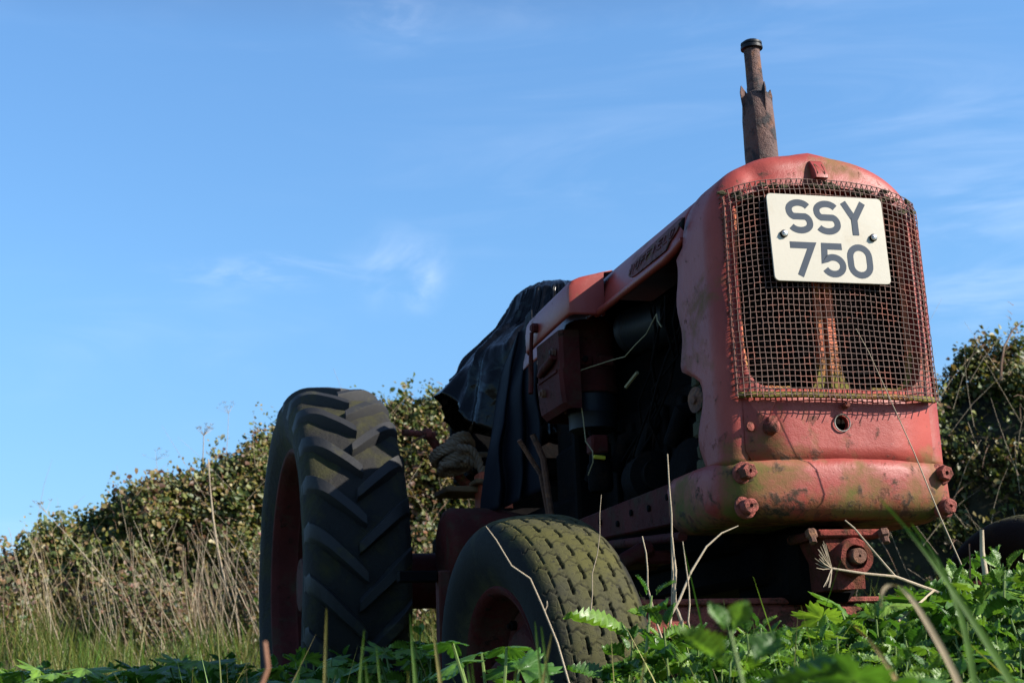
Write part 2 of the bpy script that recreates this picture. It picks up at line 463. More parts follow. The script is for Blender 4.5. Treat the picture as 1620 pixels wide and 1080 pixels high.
# ------------------------------------------------------------------ ground
HE_U = [-.6, -.25, -.041, .004, .047, .087, .133, .211, .242, .40, .64, .674, .721, 1.2]
HE_E = [.02, .045, .088, .120, .140, .150, .170, .190, .200, .215, .232, .240, .250, .27]
def ground_z(x, y):
    b = .80 * sstep(3.6, 8.6, y + .25 * max(0, x - 2))
    near = .10 * sstep(-1.2, .6, x) * (1 - sstep(.5, 1.6, y))
    return b + near - .02 + .03 * noise.noise(Vector((x * .7, y * .7, 0))) - .0
def y_front(x):   # foot line of the bramble bank
    return 8.4 - 2.6 * sstep(1.2, 5.5, x) + .25 * noise.noise(Vector((x * .5, 3, 1)))
def hedge_top(x):
    yc = y_front(x) + .9
    u = (x + 1.61) / (yc + 2.89)
    return .252 + float(np.interp(u, HE_U, HE_E)) * (yc + 2.89) + .07 * noise.noise(Vector((x * 1.3, 0, 4))) + .05 * noise.noise(Vector((x * 3.7, 0, 9)))

nx, ny = 150, 120
xs = np.concatenate([np.linspace(-600, -15, 12), np.linspace(-14, 20, nx - 24), np.linspace(21, 600, 12)])
ys = np.concatenate([np.linspace(-400, -8, 10), np.linspace(-7, 15, ny - 22), np.linspace(16, 900, 12)])
V = [(x, y, ground_z(x, y)) for y in ys for x in xs]
Fq = [(j * nx + i, j * nx + i + 1, (j + 1) * nx + i + 1, (j + 1) * nx + i) for j in range(ny - 1) for i in range(nx - 1)]
link('ground', mesh_from('ground', V, Fq, M['soil']), kind='structure')

# ------------------------------------------------------------------ tractor
T = empty('tractor', (0, 0, 0), label='old faded red tractor with a rusty mesh guard, parked in the weeds', cat='tractor')

HA, HB, HZ, HN = .270, .222, 1.235, 2.45
def hoop(t, d=0., zlow=.735, top_add=0.):
    """point of the bonnet cross section, t 0..1 from left foot over the top to right foot; d = inset"""
    a = HA - d; b = HB - d * .9 + top_add
    side = HZ - zlow; arc = 1.35 * (a + b) / 2 * 2.2
    L = 2 * side + arc; s = t * L
    if s < side: return (-a, zlow + s)
    if s > L - side: return (a, zlow + (L - s))
    th = math.pi * (1 - (s - side) / arc)
    c, sn = math.cos(th), math.sin(th)
    x = a * math.copysign(abs(c) ** (2 / HN), c); z = HZ + b * abs(sn) ** (2 / HN)
    return (x, z)

# --- nose cowl: outer shell rounded into the front face, with the grille opening
mb = MB(); NU = 120
ts = [i / NU for i in range(NU + 1)]
SH = .035
def rear_y(z): return rear_y0(z) - SH
def rear_y0(z):
    if z > 1.262: return .19
    if z > .985: return .235 + .01 * math.sin(z * 40)
    return .15 + .09 * sstep(.93, 1.0, z) + .02 * math.sin(z * 33)
RC = .046
rows = []
for k in range(5):
    rows.append([(x, RC + (rear_y(z) - RC) * (1 - k / 4), z) for x, z in (hoop(t) for t in ts)])
for k in range(1, 9):
    a = math.pi / 2 * k / 8
    d = RC * (1 - math.cos(a)); yy = RC * (1 - math.sin(a))
    rows.append([(x, yy, z) for x, z in (hoop(t, d) for t in ts)])
# front face: from inset outline to the opening outline
def opening(t):
    x, z = hoop(t, 0.046)
    ox, oz0, oz1 = .219, .896, 1.374
    # superellipse opening matched by angle
    cx_, cz_ = 0, 1.13
    ang = math.atan2(z - cz_, x - cx_)
    n = 7.
    c, sn = math.cos(ang), math.sin(ang)
    hb = (oz1 - cz_) if sn > 0 else (cz_ - oz0)
    r = (abs(c / ox) ** n + abs(sn / hb) ** n) ** (-1 / n)
    px, pz = r * c, cz_ + r * sn
    if pz > 1.30: pz -= .10 * (px / ox) ** 2 * sstep(1.30, 1.372, pz) * .35
    return px, pz
lastrow = rows[-1]
inner = [opening(t) for t in ts]
for k in range(1, 7):
    f = k / 6
    rows.append([((1 - f) * p[0] + f * q[0], -.008 * math.sin(min(1, f) * math.pi / 2), (1 - f) * p[2] + f * q[1]) for p, q in zip(lastrow, inner)])
rows.append([(q[0] * .985, .012, 1.13 + (q[1] - 1.13) * .985) for q in inner])
rows.append([(q[0] * .975, .03, 1.13 + (q[1] - 1.13) * .975) for q in inner])
mb.grid(rows)
# dents
for v in mb.V:
    v += Vector((0, 1, -.6)) * .012 * math.exp(-((v.x + .15) ** 2 + (v.z - 1.40) ** 2) / .0008)
    v += Vector((0, .3, 1)) * .010 * math.exp(-((v.x - .0) ** 2) / .0011) * sstep(1.39, 1.43, v.z)
    n_ = noise.noise(v * 5) * .003 + noise.noise(v * 16) * .0009
    v.y += n_; v.x += n_ * .5
nose = mb.build('nose_cowl', M['red_low'], T, sharp=35, solid=.005); nose.location.y = SH
# --- lower face under the grille (closes the cowl between its two feet), with a starting-handle hole
def plate_with_hole(x0, x1, z0, z1, hx, hz, hr, yf, n=48):
    V = []; F = []
    for k in range(n):
        a = 2 * math.pi * k / n; c, s = math.cos(a), math.sin(a)
        tx = (x1 - hx) / c if c > 1e-6 else ((x0 - hx) / c if c < -1e-6 else 1e9)
        tz = (z1 - hz) / s if s > 1e-6 else ((z0 - hz) / s if s < -1e-6 else 1e9)
        ro = min(tx, tz)
        for j, f in enumerate((0, 0, .08, .25, .5, 1)):
            r = hr + (ro - hr) * f
            V.append((hx + r * c, yf(hx + r * c) + (.012 if j == 0 else 0), hz + r * s))
    m_ = 6
    for k in range(n):
        for j in range(m_ - 1):
            F.append((k * m_ + j, k * m_ + j + 1, ((k + 1) % n) * m_ + j + 1, ((k + 1) % n) * m_ + j))
    return V, F
mb = MB()
fy = lambda x: -.0045 - .007 * (1 - (x / .2255) ** 2)
V, Fc = plate_with_hole(-.2255, .2255, .737, .900, .003, .826, .0175, fy)
mb.add(V, Fc)
for v in mb.V: v.y += noise.noise(v * 12) * .0012
o = mb.build('lower_panel', M['red_low'], T, sharp=35, solid=.004)
front_from = len(bpy.data.objects)
o.location.y = SH
FRONT = []
mb = MB()  # rim of the hole
mb.tube([(.003 + .0185 * math.cos(a), -.0165, .826 + .0185 * math.sin(a)) for a in np.linspace(0, 2 * math.pi, 33)], .0016, 6)
mb.build('hole_rim', M['galv'], T)
MB().lathe([(0, .05), (.002, .05)], (.003, .05, .826), (0, 1, 0)).build('hole_backing', M['black_iron'], T)
# lug below the mesh
mb = MB(); mb.lathe([(-.002, .017), (.008, .016), (.018, .013), (.030, .012), (.034, .008), (.036, .0)], (-.168, -.008, .812), (0, -1, 0), 18)
mb.lathe([(0, .010), (.012, .010), (.014, .0)], (-.166, -.012, .829), (0, -1, 0), 12).rough(.003, 60)
mb.build('catch_stud', M['axle'], T)
mb = MB(); mb.lathe([(0, .009), (.006, .009), (.008, .0)], (-.215, -.008, .815), (0, -1, 0), 12); mb.rough(.002, 80); mb.build('rivet', M['axle'], T)
mb = MB(); mb.lathe([(0, .007), (.014, .007), (.016, .0)], (.012, -.018, .862), (0, -1, .2), 12); mb.rough(.002, 80); mb.build('rivet', M['axle'], T)
# three-cornered vent hole in the cowl side
MB().add([(-.2735, .128, 1.327), (-.2735, .165, 1.322), (-.2735, .140, 1.300)], [(0, 1, 2)]).build('vent_notch', M['black_iron'], T, solid=.003)
# top crest and letter badge
mb = MB(); rows = []
def bfront(f): return -.030 + .026 * f ** 1.6
for i in range(9):
    f = i / 8; z_ = 1.386 + .047 * f; y_ = bfront(f)
    rows.append([(-.0155, .05, z_ - .004), (-.0160, y_ + .003, z_), (-.0145, y_, z_), (0, y_ - .0008, z_), (.0145, y_, z_), (.0160, y_ + .003, z_), (.0155, .05, z_ - .004)])
mb.grid(rows); n_ = len(rows[0]); mb.add(rows[0], [tuple(range(n_))]); mb.add([(x, y, z + .0005) for x, y, z in rows[-1]], [tuple(range(n_ - 1, -1, -1))])
bd = mb.build('nose_badge', M['red'], T, sharp=30)
def stroke(mb, pts, w, h, plane, closed=False):
    """flat ribbon letter stroke of width w, raised by h. plane(a,b,out)->3D"""
    n = len(pts); L = []; Rr = []
    for i in range(n):
        p = Vector(pts[i])
        a = Vector(pts[(i - 1) % n]) if (i > 0 or closed) else None
        c = Vector(pts[(i + 1) % n]) if (i < n - 1 or closed) else None
        d1 = (p - a).normalized() if a is not None else None
        d2 = (c - p).normalized() if c is not None else None
        if d1 is None: d1 = d2
        if d2 is None: d2 = d1
        t = (d1 + d2).normalized(); nn = Vector((-t.y, t.x)); k = 1 / max(.35, nn.dot(Vector((-d1.y, d1.x))))
        L.append(p + nn * w / 2 * k); Rr.append(p - nn * w / 2 * k)
    V = []
    for l, r in zip(L, Rr):
        V += [plane(l.x, l.y, h), plane(r.x, r.y, h), plane(l.x, l.y, 0), plane(r.x, r.y, 0)]
    F = []
    m_ = n if closed else n - 1
    for i in range(m_):
        a = 4 * i; b_ = 4 * ((i + 1) % n)
        F += [(a, a + 1, b_ + 1, b_), (a + 2, a, b_, b_ + 2), (a + 1, a + 3, b_ + 3, b_ + 1)]
    if not closed:
        F += [(0, 2, 3, 1), (4 * n - 4, 4 * n - 3, 4 * n - 1, 4 * n - 2)]
    mb.add(V, F)
mb = MB()
bp_ = lambda a, b, o_: Vector((a * .8, bfront(b + .5) - .0012 - o_, 1.386 + .047 * (b + .5)))
for s_ in ([(-.012, -.33), (-.012, .28), (.011, -.33), (.011, .28)],):
    stroke(mb, [(-.012, -.30), (-.011, .30)], .0016, .0012, bp_); stroke(mb, [(-.010, .30), (.010, -.30)], .0018, .0012, bp_); stroke(mb, [(.011, -.30), (.012, .30)], .0016, .0012, bp_)
mb.build('badge_letter', M['rust'], bd)

# --- grille: surround, centre bar, radiator core
mb = MB()
for sx in (-1, 1):
    pts = [(sx * .200, .028, 1.345), (sx * .207, .024, 1.2), (sx * .208, .024, 1.0), (sx * .198, .024, .93), (sx * .170, .022, .905), (sx * .10, .02, .905)]
    mb.tube(pts, .009, 8)
mb.rough(.002, 30)
mb.build('grille_surround', M['strip'], T)
mb = MB()
rows = []
for z_, w_, d_ in ((1.372, .018, .016), (1.25, .018, .016), (1.12, .019, .016), (1.02, .020, .016), (.96, .024, .016), (.925, .034, .014), (.900, .052, .010)):
    rows.append([(-w_, .030, z_), (-w_, .012 , z_), (-w_ * .45, .011, z_), (-w_ * .40, .020, z_), (-w_ * .1, .020, z_), (-w_ * .05, .008, z_), (w_, .008, z_), (w_, .030, z_)])
mb.grid(rows)
mb.build('centre_bar', M['strip'], T, sharp=30)
mb = MB(); mb.box((-.262, .075, .90), (.262, .13, 1.27), .004); mb.box((-.225, .0755, 1.26), (.225, .1295, 1.385), .004); rc = mb.build('radiator_core', M['core'], T)
mb = MB()
for i in range(46):
    z_ = .905 + i * .0102
    mb.box((-.2, .066, z_), (.2, .0745, z_ + .0012), .0003)
o = mb.build('cooling_fins', M['core'], rc); o['kind'] = 'stuff'
mb = MB()
for i in range(5): mb.box((-.195, .05, .903 + i * .012), (.195 - .01 * (i % 2), .058, .909 + i * .012), .001)
mb.build('lower_slats', M['black_iron'], T)

# --- mesh guard
G = empty('mesh_guard', (0, -.03, .88), T)
def gw(u, v):
    """u -1..1 across, v 0..1 up; beyond |u|=1 or v=1 it folds back"""
    hw = .2440 - .004 * v
    ztop = 1.382 - .036 * abs(max(-1, min(1, u))) ** 2.4
    over_u = max(0, abs(u) - 1); over_v = max(0, v - 1); under = max(0, -v)
    x = hw * max(-1, min(1, u)) + math.copysign(over_u * .02, u)
    z = .881 + (ztop - .881) * min(1, max(0, v)) + over_v * .01 - under * .035
    y = -.037 + .022 * abs(max(-1, min(1, u))) ** 6 + .012 * sstep(.93, 1., v) - .008 * (1 - min(1, max(0, v)) ) ** 4
    y += over_u * .20 + over_v * .22 - under * .02
    z -= over_v * .25 
    p_ = Vector((x, y, z))
    n_ = noise.noise_vector(Vector((x * 7, z * 7, 2.2)))
    return p_ + Vector((n_.x * .0015, n_.y * .004, n_.z * .0015))
NV = 39; NH = 38
US = np.linspace(-1, 1, NV); VS = np.linspace(0, 1, NH)
def wire(pts, r=.0011):
    mb = MB(); mb.tube([Vector(p_) - Vector((0, -.03, .88)) for p_ in pts], r, 5)
    return mb.build('wire', M['wire'], G, sharp=80)
for i, u in enumerate(US):
    vv = np.concatenate([[-.10 - .25 * rnd.random()], np.linspace(0, 1, 40), [1.04, 1.08]])
    wire([gw(u + .0015 * math.sin(v * 30 + i), v) + Vector((0, .0012 * math.sin(v * 118 + i * math.pi), 0)) for v in vv])
for j, v in enumerate(VS):
    uu = np.concatenate([[-1.13, -1.08, -1.03], np.linspace(-1, 1, 41), [1.03, 1.08, 1.13]])
    wire([gw(u, v + .0015 * math.sin(u * 14 + j)) + Vector((0, .0012 * math.sin(u * 60 + j * math.pi + 3), 0)) for u in uu])
mb = MB()
mb.tube([gw(u, .012) + Vector((0, .012, -.004)) - Vector((0, -.03, .88)) for u in np.linspace(-.98, .98, 30)], .007, 8)
mb.rough(.002, 40)
mb.build('lower_rail', M['strip'], G)
for sx in (-1, 1):
    mb = MB(); mb.tube([gw(sx * .985, v) + Vector((0, .01, 0)) - Vector((0, -.03, .88)) for v in np.linspace(0, 1, 20)], .0045, 8); mb.rough(.001, 40)
    mb.build('side_rail', M['axle'], G)
mb = MB()
for u0, v0, s_ in ((-.9, .97, .03), (-.8, .94, .02), (.6, .985, .05), (.75, .965, .045), (.9, .93, .03), (.0, .985, .03), (.25, .985, .04), (-.5, .985, .03)):
    c_ = gw(u0, v0) + Vector((0, .012, -.002)) - Vector((0, -.03, .88))
    for q in range(5):
        d_ = Vector((rnd.uniform(-1, 1) * s_ , rnd.uniform(-.004, .004), rnd.uniform(-.3, .3) * s_ * .5))
        mb.tube([c_ + d_ * 1.2 - Vector((.008, 0, 0)), c_ + d_, c_ + d_ + Vector((.012, 0, 0))], [.002, .006, .002], 6)
mb.rough(.003, 50)
mb.build('moss', M['moss'], G, kind='stuff')

# --- number plate
PR = Matrix.Rotation(-.0343, 3, 'X') @ Matrix.Rotation(-.0103, 3, 'Y')
PC = Vector((-.0085, -.048, 1.2339))
def pl(a, b, o_): return PR @ Vector((a, -o_, b)) + PC
P = empty('number_plate', PC, T)
def rounded_rect(w, h, r, n=6):
    out = []
    for cx_, cy_, a0 in ((w - r, h - r, 0), (-w + r, h - r, 90), (-w + r, -h + r, 180), (w - r, -h + r, 270)):
        for k in range(n + 1):
            a = math.radians(a0 + 90 * k / n); out.append((cx_ + r * math.cos(a), cy_ + r * math.sin(a)))
    return out
rr = rounded_rect(.1425, .1015, .011)
mb = MB()
rings = [(1, -.0015), (1, .0008), (.994, .0016)]
V = []; n_ = len(rr)
for k, o_ in rings: V += [pl(a * k, b * k, o_) - PC for a, b in rr]
Fc = [tuple(range(n_))[::-1]] + [(i * n_ + j, i * n_ + (j + 1) % n_, (i + 1) * n_ + (j + 1) % n_, (i + 1) * n_ + j) for i in range(2) for j in range(n_)] + [tuple(2 * n_ + j for j in range(n_))]
mb.add(V, Fc).build('plate', M['plate'], P, sharp=30)
def arc(cx_, cy_, rx, ry, a0, a1, n=14):
    return [(cx_ + rx * math.cos(math.radians(a0 + (a1 - a0) * k / n)), cy_ + ry * math.sin(math.radians(a0 + (a1 - a0) * k / n))) for k in range(n + 1)]
SW = .0150; cw, ch = .0245, .0325     # centreline half width and half height
GL = {
 'S': [(arc(.0, ch - .0165, cw, .0165, 28, 180, 14) + arc(-cw + .016, ch - .0175, .016, .0160, 195, 250, 5) + [(.0, .0), ] + arc(cw - .016, -ch + .0175, .016, .0160, 70, 15, 5) + arc(.0, -ch + .0165, cw, .0165, -2, -152, 14), False)],
 'Y': [([(-cw, ch + .006), (0, -.002)], False), ([(cw, ch + .006), (0, -.002)], False), ([(0, .003), (0, -ch - .006)], False)],
 '7': [([(-cw - .006, ch), (cw - .002, ch), (-.012, -ch - .006)], False)],
 '5': [([(cw, ch), (-cw + .006, ch), (-cw + .0035, .001)] + arc(.0, -.0125, cw - .0015, .0195, 128, -155, 20), False)],
 '0': [(arc(0, ch - .0225, cw - .001, .0225, 0, 180, 12) + arc(0, -ch + .0225, cw - .001, .0225, 180, 360, 12), True)],
}
for chx, a0, b0 in (('S', -.0666, .050), ('S', .0015, .050), ('Y', .069, .050), ('7', -.0666, -.050), ('5', .0046, -.050), ('0', .0713, -.050)):
    mb = MB()
    for i, (pts, cl) in enumerate(GL[chx]):
        stroke(mb, [(a * 1.0 + a0, b * 1.0 + b0) for a, b in pts], SW, .0005 + i * .00025, lambda a, b, o_: pl(a, b, .0016 + o_) - PC, cl)
    mb.build('plate_character', M['letter'], P, sharp=30)
for a0, b0 in ((-.110, .0065), (.110, .0065)):
    c_ = pl(a0, b0, 0) - PC; ax = PR @ Vector((0, -1, 0))
    mb = MB(); mb.lathe([(.0, .0085), (.004, .0085), (.0055, .0088)], c_, ax, 20)
    sw_ = mb.build('screw', M['black_iron'], P)
    mb = MB(); mb.lathe([(.0056, .0072), (.0085, .0066), (.0095, .0045), (.0097, .0)], c_, ax, 20); mb.build('screw_head', M['steel'], sw_)
    MB().box(c_ + Vector((-.0065, -.0103, -.0006)), c_ + Vector((.0065, -.0096, .0008)), .0002).build('slot', M['black_iron'], sw_)

for o in T.children:
    if o.name.split('.')[0] in ('hole_rim', 'hole_backing', 'catch_stud', 'rivet', 'vent_notch', 'nose_badge', 'grille_surround', 'centre_bar', 'radiator_core', 'lower_slats', 'mesh_guard', 'number_plate'): o.location.y += SH
# --- bonnet
mb = MB(); rows = []
zl = 1.262
for y in list(np.linspace(.196, .80, 12)) + list(np.linspace(.85, 1.50, 12)):
    sag = -.006 * sstep(.196, 1.5, y)
    rows.append([(x, y, z + sag) for x, z in (hoop(i / 60, .004, zl) for i in range(61))])
mb.grid(rows)
for v in mb.V:
    n_ = noise.noise(v * 4) * .0022; v.x += n_; v.z += n_
bon = mb.build('bonnet', M['red'], T, sharp=40, solid=.004)
for sx in (-1, 1):
    mb = MB()
    pts = [(sx * .268, .196, 1.285), (sx * .272, .23, 1.272), (sx * .277, .28, 1.262), (sx * .279, .40, 1.259), (sx * .279, .77, 1.256)]
    mb.tube(pts, [.007, .010, .011, .010, .010], 10)
    mb.build('rolled_lip', M['red'], bon)
# side box bulge (both sides)
def bulge(sx):
    mb = MB()
    y0, y1 = .752, 1.155
    prof = []
    # section (x offset out, z): from hood side top over shoulder down to the lower edge
    sec = [(.235, 1.372), (.262, 1.366), (.300, 1.357), (.330, 1.349), (.350, 1.340), (.3585, 1.325), (.361, 1.305), (.361, 1.255), (.355, 1.248)]
    rows = []
    for y, k, dz in ((y0 + .030, .0, .004), (y0 + .004, .0, .001), (y0, .02, 0), (y0 + .0, .5, 0), (y0 + .001, .9, 0), (y0 + .004, .975, 0), (y0 + .014, 1, 0), (.9, 1, -.002), (1.05, 1, -.006), (y1 - .012, 1, -.010), (y1, .97, -.013)):
        r_ = []
        for x, z in sec:
            xx = .262 + (x - .262) * k if x > .262 else x
            r_.append((sx * xx, y, z + dz - .012 * (y - y0)))
        rows.append(r_)
    if sx < 0: rows = [r[::-1] for r in rows]
    mb.grid(rows)
    for v in mb.V: v += Vector(noise.noise_vector(v * 9)) * .0014
    return mb.build('side_box', M['red'], bon, sharp=50, solid=.004)
bulge(-1); bulge(1)
mb = MB(); mb.tube([(-.300, .742, 1.28), (-.283, .744, 1.262), (-.278, .742, 1.30)], .002, 6)
# name strip with blurred raised lettering
NB = empty('name_strip', (-.272, .40, 1.33), T)
mb = MB()
out = []
for y, z in ((.238, 1.353), (.236, 1.338), (.244, 1.322), (.262, 1.312), (.282, 1.306), (.292, 1.296), (.30, 1.290), (.50, 1.287), (.535, 1.290), (.558, 1.300), (.560, 1.316), (.545, 1.328), (.52, 1.334), (.40, 1.345), (.262, 1.357)):
    out.append((y, z))
def strip_x(z):
    t = max(0, z - HZ) / HB
    return -(HA - .004) * max(.01, 1 - t ** HN) ** (1 / HN)
V = []
for o_ in (.001, -.006):
    V += [Vector((strip_x(z) + o_, y, z)) - NB.location for y, z in out]
n_ = len(out)
mb.add(V, [tuple(n_ + k for k in range(n_))] + [(k, (k + 1) % n_, n_ + (k + 1) % n_, n_ + k) for k in range(n_)])
mb.build('strip_plate', M['name'], NB, sharp=30)
LET = {'N': [[(-1, -1), (-1, 1), (1, -1), (1, 1)]], 'U': [[(-1, 1), (-1, -.6), (-.5, -1), (.5, -1), (1, -.6), (1, 1)]], 'F': [[(1, 1), (-1, 1), (-1, -1)], [(-1, .1), (.7, .1)]],
       'I': [[(0, 1), (0, -1)]], 'E': [[(1, 1), (-1, 1), (-1, -1), (1, -1)], [(-1, .1), (.7, .1)]], 'L': [[(-1, 1), (-1, -1), (1, -1)]], 'D': [[(-1, -1), (-1, 1), (.4, 1), (1, .5), (1, -.5), (.4, -1), (-1, -1)]]}
for i, chx in enumerate('NUFFIELD'):
    mb = MB()
    yc = .535 - i * .037
    for j, st in enumerate(LET[chx]):
        def plz(a, b, o_, yc=yc):
            z = 1.311 + (0.55 - yc) * .055 + b; return Vector((strip_x(z) - .0058 - o_, yc - a, z)) - NB.location
        stroke(mb, [(a * .010, b * .011) for a, b in st], .0042, .0022 + .0003 * j, plz)
    mb.rough(.0012, 150)
    mb.build('raised_letter', M['name'], NB)

# --- front bolster casting and chassis rails
def bol_out(z):
    # half width & front y by height
    t = (z - .618) / (.742 - .618)
    k = math.sqrt(max(0, 1 - (1 - min(1, t / .42)) ** 2)) if t < .42 else 1
    k2 = 1 if t < .93 else 1 - .10 * (t - .93) / .07
    return k, k2
mb = MB(); rows = []
for z in [.618, .6195, .623, .629, .638, .650, .668, .70, .722, .738, .7475, .7490]:
    k, k2 = bol_out(z)
    ins = (1 - k) * .050 + (1 - k2) * .10
    hw = .286 - ins; yf = -.030 + ins; r_ = .085
    row = []
    row.append((-hw + .0, .30, z)); row.append((-hw, .18, z))
    for j in range(9):
        a = math.pi * (1 + .5 * j / 8)
        row.append((-hw + r_ + r_ * math.cos(a), yf + .012 + r_ + r_ * math.sin(a), z))
    for j in range(1, 8):
        x = -hw + r_ + (2 * hw - 2 * r_) * j / 8; row.append((x, yf + .012 * (x / (hw - r_)) ** 2, z))
    for j in range(9):
        a = math.pi * (1.5 + .5 * j / 8)
        row.append((hw - r_ + r_ * math.cos(a), yf + .012 + r_ + r_ * math.sin(a), z))
    row.append((hw, .18, z)); row.append((hw, .30, z))
    rows.append(row)
mb.grid(rows)
n_ = len(rows[0]); 
mb.add([(x * .8, .1, .7405) if False else (x, y, z) for x, y, z in rows[-1]] , [tuple(range(n_))])
mb.add([(x, y, z) for x, y, z in rows[0]], [tuple(range(n_ - 1, -1, -1))])
for v in mb.V:
    v += Vector(noise.noise_vector(v * 14)) * .0022
bolster = mb.build('front_bolster', M['red_low'], T, sharp=55); bolster.location.y = SH
# flake line along the lower edge
def bolt(x, z, y=-.012, r=.0175, l=.034, par=None, ax=(0, -1, 0)):
    mb = MB()
    mb.lathe([(0, r * 1.45), (.006, r * 1.4), (.009, r * 1.2)], (x, y, z), ax, 14)
    mb.lathe([(.008, r), (l, r * .98), (l + .003, r * .8), (l + .0032, r * .25), (l - .002, r * .2), (l - .002, 0)], (x, y, z), ax, 6 if z > .7 else 16)
    mb.rough(.0022, 70)
    return mb.build('bolt', M['axle'], par or bolster)
bolt(-.2355, .7155, -.004); bolt(.2385, .7155, -.002, l=.03); bolt(-.2351, .6428, .0, l=.03); bolt(.240, .6428, .0, l=.03)
for sx in (-1, 1):
    mb = MB()
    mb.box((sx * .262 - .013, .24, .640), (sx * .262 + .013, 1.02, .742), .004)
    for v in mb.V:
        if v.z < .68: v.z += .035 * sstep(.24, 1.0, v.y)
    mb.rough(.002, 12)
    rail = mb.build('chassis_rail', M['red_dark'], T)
    for y, z in ((.36, .71), (.48, .70), (.60, .705), (.70, .69), (.83, .71)):
        mb = MB(); mb.lathe([(0, .008), (.006, .008), (.007, .004), (.0072, .0)], (sx * .2745, y, z), (sx, 0, 0), 6); mb.build('bolt', M['black_iron'], rail)
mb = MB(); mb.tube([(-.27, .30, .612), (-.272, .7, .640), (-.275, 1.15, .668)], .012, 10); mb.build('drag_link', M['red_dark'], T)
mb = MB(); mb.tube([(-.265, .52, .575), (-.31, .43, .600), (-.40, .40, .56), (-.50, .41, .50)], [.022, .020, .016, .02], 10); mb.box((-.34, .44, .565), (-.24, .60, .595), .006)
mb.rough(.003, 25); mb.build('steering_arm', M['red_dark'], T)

# round lamp edge at the right of the bolster
mb = MB(); mb.lathe([(0, .030), (.006, .034), (.014, .034), (.018, .031), (.019, 0)], (.262, .20, .772), (.9, -.45, .1), 28); mb.build('side_lamp', M['galv'], T)

# --- axle pivot bracket and front axle
mb = MB()
mb.box((-.078, .02, .578), (.088, .18, .597), .006)
mb.rough(.004, 35); brk = mb.build('pivot_bracket', M['bracket'], T)
mb = MB()
rows = []
for y in (.035, .07, .16):
    rows.append([(-.058, y, .58), (-.052, y, .56), (-.038, y, .535), (-.034, y, .47), (.034, y, .47), (.038, y, .54), (.044, y, .58)])
mb.grid(rows); mb.add(rows[0], [tuple(range(7))]); mb.rough(.004, 40)
mb.build('web', M['bracket'], brk, sharp=30)
mb = MB(); mb.lathe([(0, .040), (.03, .040), (.034, .037), (.034, .025), (.010, .024), (.010, 0)], (.003, .040, .535), (0, -1, 0), 28); mb.rough(.003, 50); mb.build('pivot_eye', M['bracket'], brk)
mb = MB(); mb.lathe([(0, .017), (.036, .017), (.038, .015), (.0382, .003), (.034, .003), (.034, 0)], (.004, .034, .536), (0, -1, 0), 20); mb.rough(.0012, 60); mb.build('pivot_pin', M['rust'], brk)
for x in (-.095, .078):
    mb = MB(); mb.lathe([(0, .013), (.014, .013), (.018, .008), (.03, .008), (.031, 0)], (x, .02, .592), (0, -.4, -1), 6); mb.rough(.002, 60); mb.build('bolt', M['rust'], brk)
mb = MB()
mb.box((-.50, .215, .385), (.50, .285, .452), .008)
mb.box((-.49, .205, .452), (.49, .30, .464), .003)
mb.rough(.005, 30)
axle = mb.build('front_axle', M['axle'], T); MB().box((-.08, .15, .45), (.08, .45, .62), .02).build('pivot_casting', M['black_iron'], T)  # casting blackened to carry the nose's shadow
for x in (-.47, -.40, -.33): 
    mb = MB(); mb.lathe([(0, .012), (.010, .011), (.011, 0)], (x, .25, .464), (0, 0, 1), 6); mb.build('bolt', M['rust'], axle)
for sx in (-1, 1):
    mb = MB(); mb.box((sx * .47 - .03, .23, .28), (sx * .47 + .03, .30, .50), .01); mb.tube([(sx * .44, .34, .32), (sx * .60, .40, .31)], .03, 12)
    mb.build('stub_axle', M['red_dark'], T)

# --- engine side: dark block and the things bolted to it
mb = MB()
mb.box((-.16, .30, .58), (.16, 1.55, 1.02), .02); mb.box((-.10, .32, 1.0), (.13, 1.30, 1.20), .02)
for i in range(6): mb.box((-.175, .36 + i * .12, .70), (-.16, .40 + i * .12, .98), .004)
mb.box((-.12, .25, .50), (.12, 1.3, .60), .02)
mb.box((-.20, 1.2, .48), (.20, 2.3, .86), .03)
mb.box((-.13, 1.35, .85), (.13, 1.62, 1.28), .02)
mb.box((-.235, 1.12, .62), (.235, 1.16, 1.40), .01); mb.box((-.05, .3, 1.15), (.20, 1.12, 1.36), .02); mb.box((.17, .3, .70), (.20, 1.12, 1.25), .01)  # bulkhead and plates added to close the bay and darken it
eng = mb.build('engine_block', M['black_iron'], T)
mb = MB(); mb.lathe([(0, .16), (.01, .17), (.03, .17), (.04, .05)], (0, .20, 1.06), (0, 1, 0), 24)
mb.build('fan_shroud', M['black_iron'], eng)
for i in range(4):
    mb = MB(); mb.tube([(-.12, .45 + i * .2, .95), (-.19, .45 + i * .2, .93), (-.20, .50 + i * .2, .86)], .022, 10); mb.build('manifold_pipe', M['black_iron'], eng)
mb = MB(); mb.tube([(-.06, .15, 1.30), (-.12, .25, 1.25), (-.13, .34, 1.15), (-.11, .42, 1.08)], .024, 12); mb.build('radiator_hose', M['blue_black'], T)
mb = MB(); mb.tube([(-.10, .15, .95), (-.16, .25, .86), (-.16, .36, .82), (-.12, .42, .82)], .022, 12); mb.build('radiator_hose', M['blue_black'], T)
mb = MB(); mb.lathe([(0, .02), (.003, .058), (.02, .062), (.028, .058), (.034, .062), (.19, .062), (.2, .03), (.2, 0)], (-.18, .80, 1.215), (.35, -.90, .0), 28); mb.build('dynamo', M['blue_black'], T)
mb = MB(); mb.lathe([(0, .05), (.01, .065), (.10, .065), (.11, .04), (.14, .04), (.141, 0)], (-.19, .72, .80), (-.1, -1, 0), 24); mb.build('fuel_pump', M['black_iron'], T)
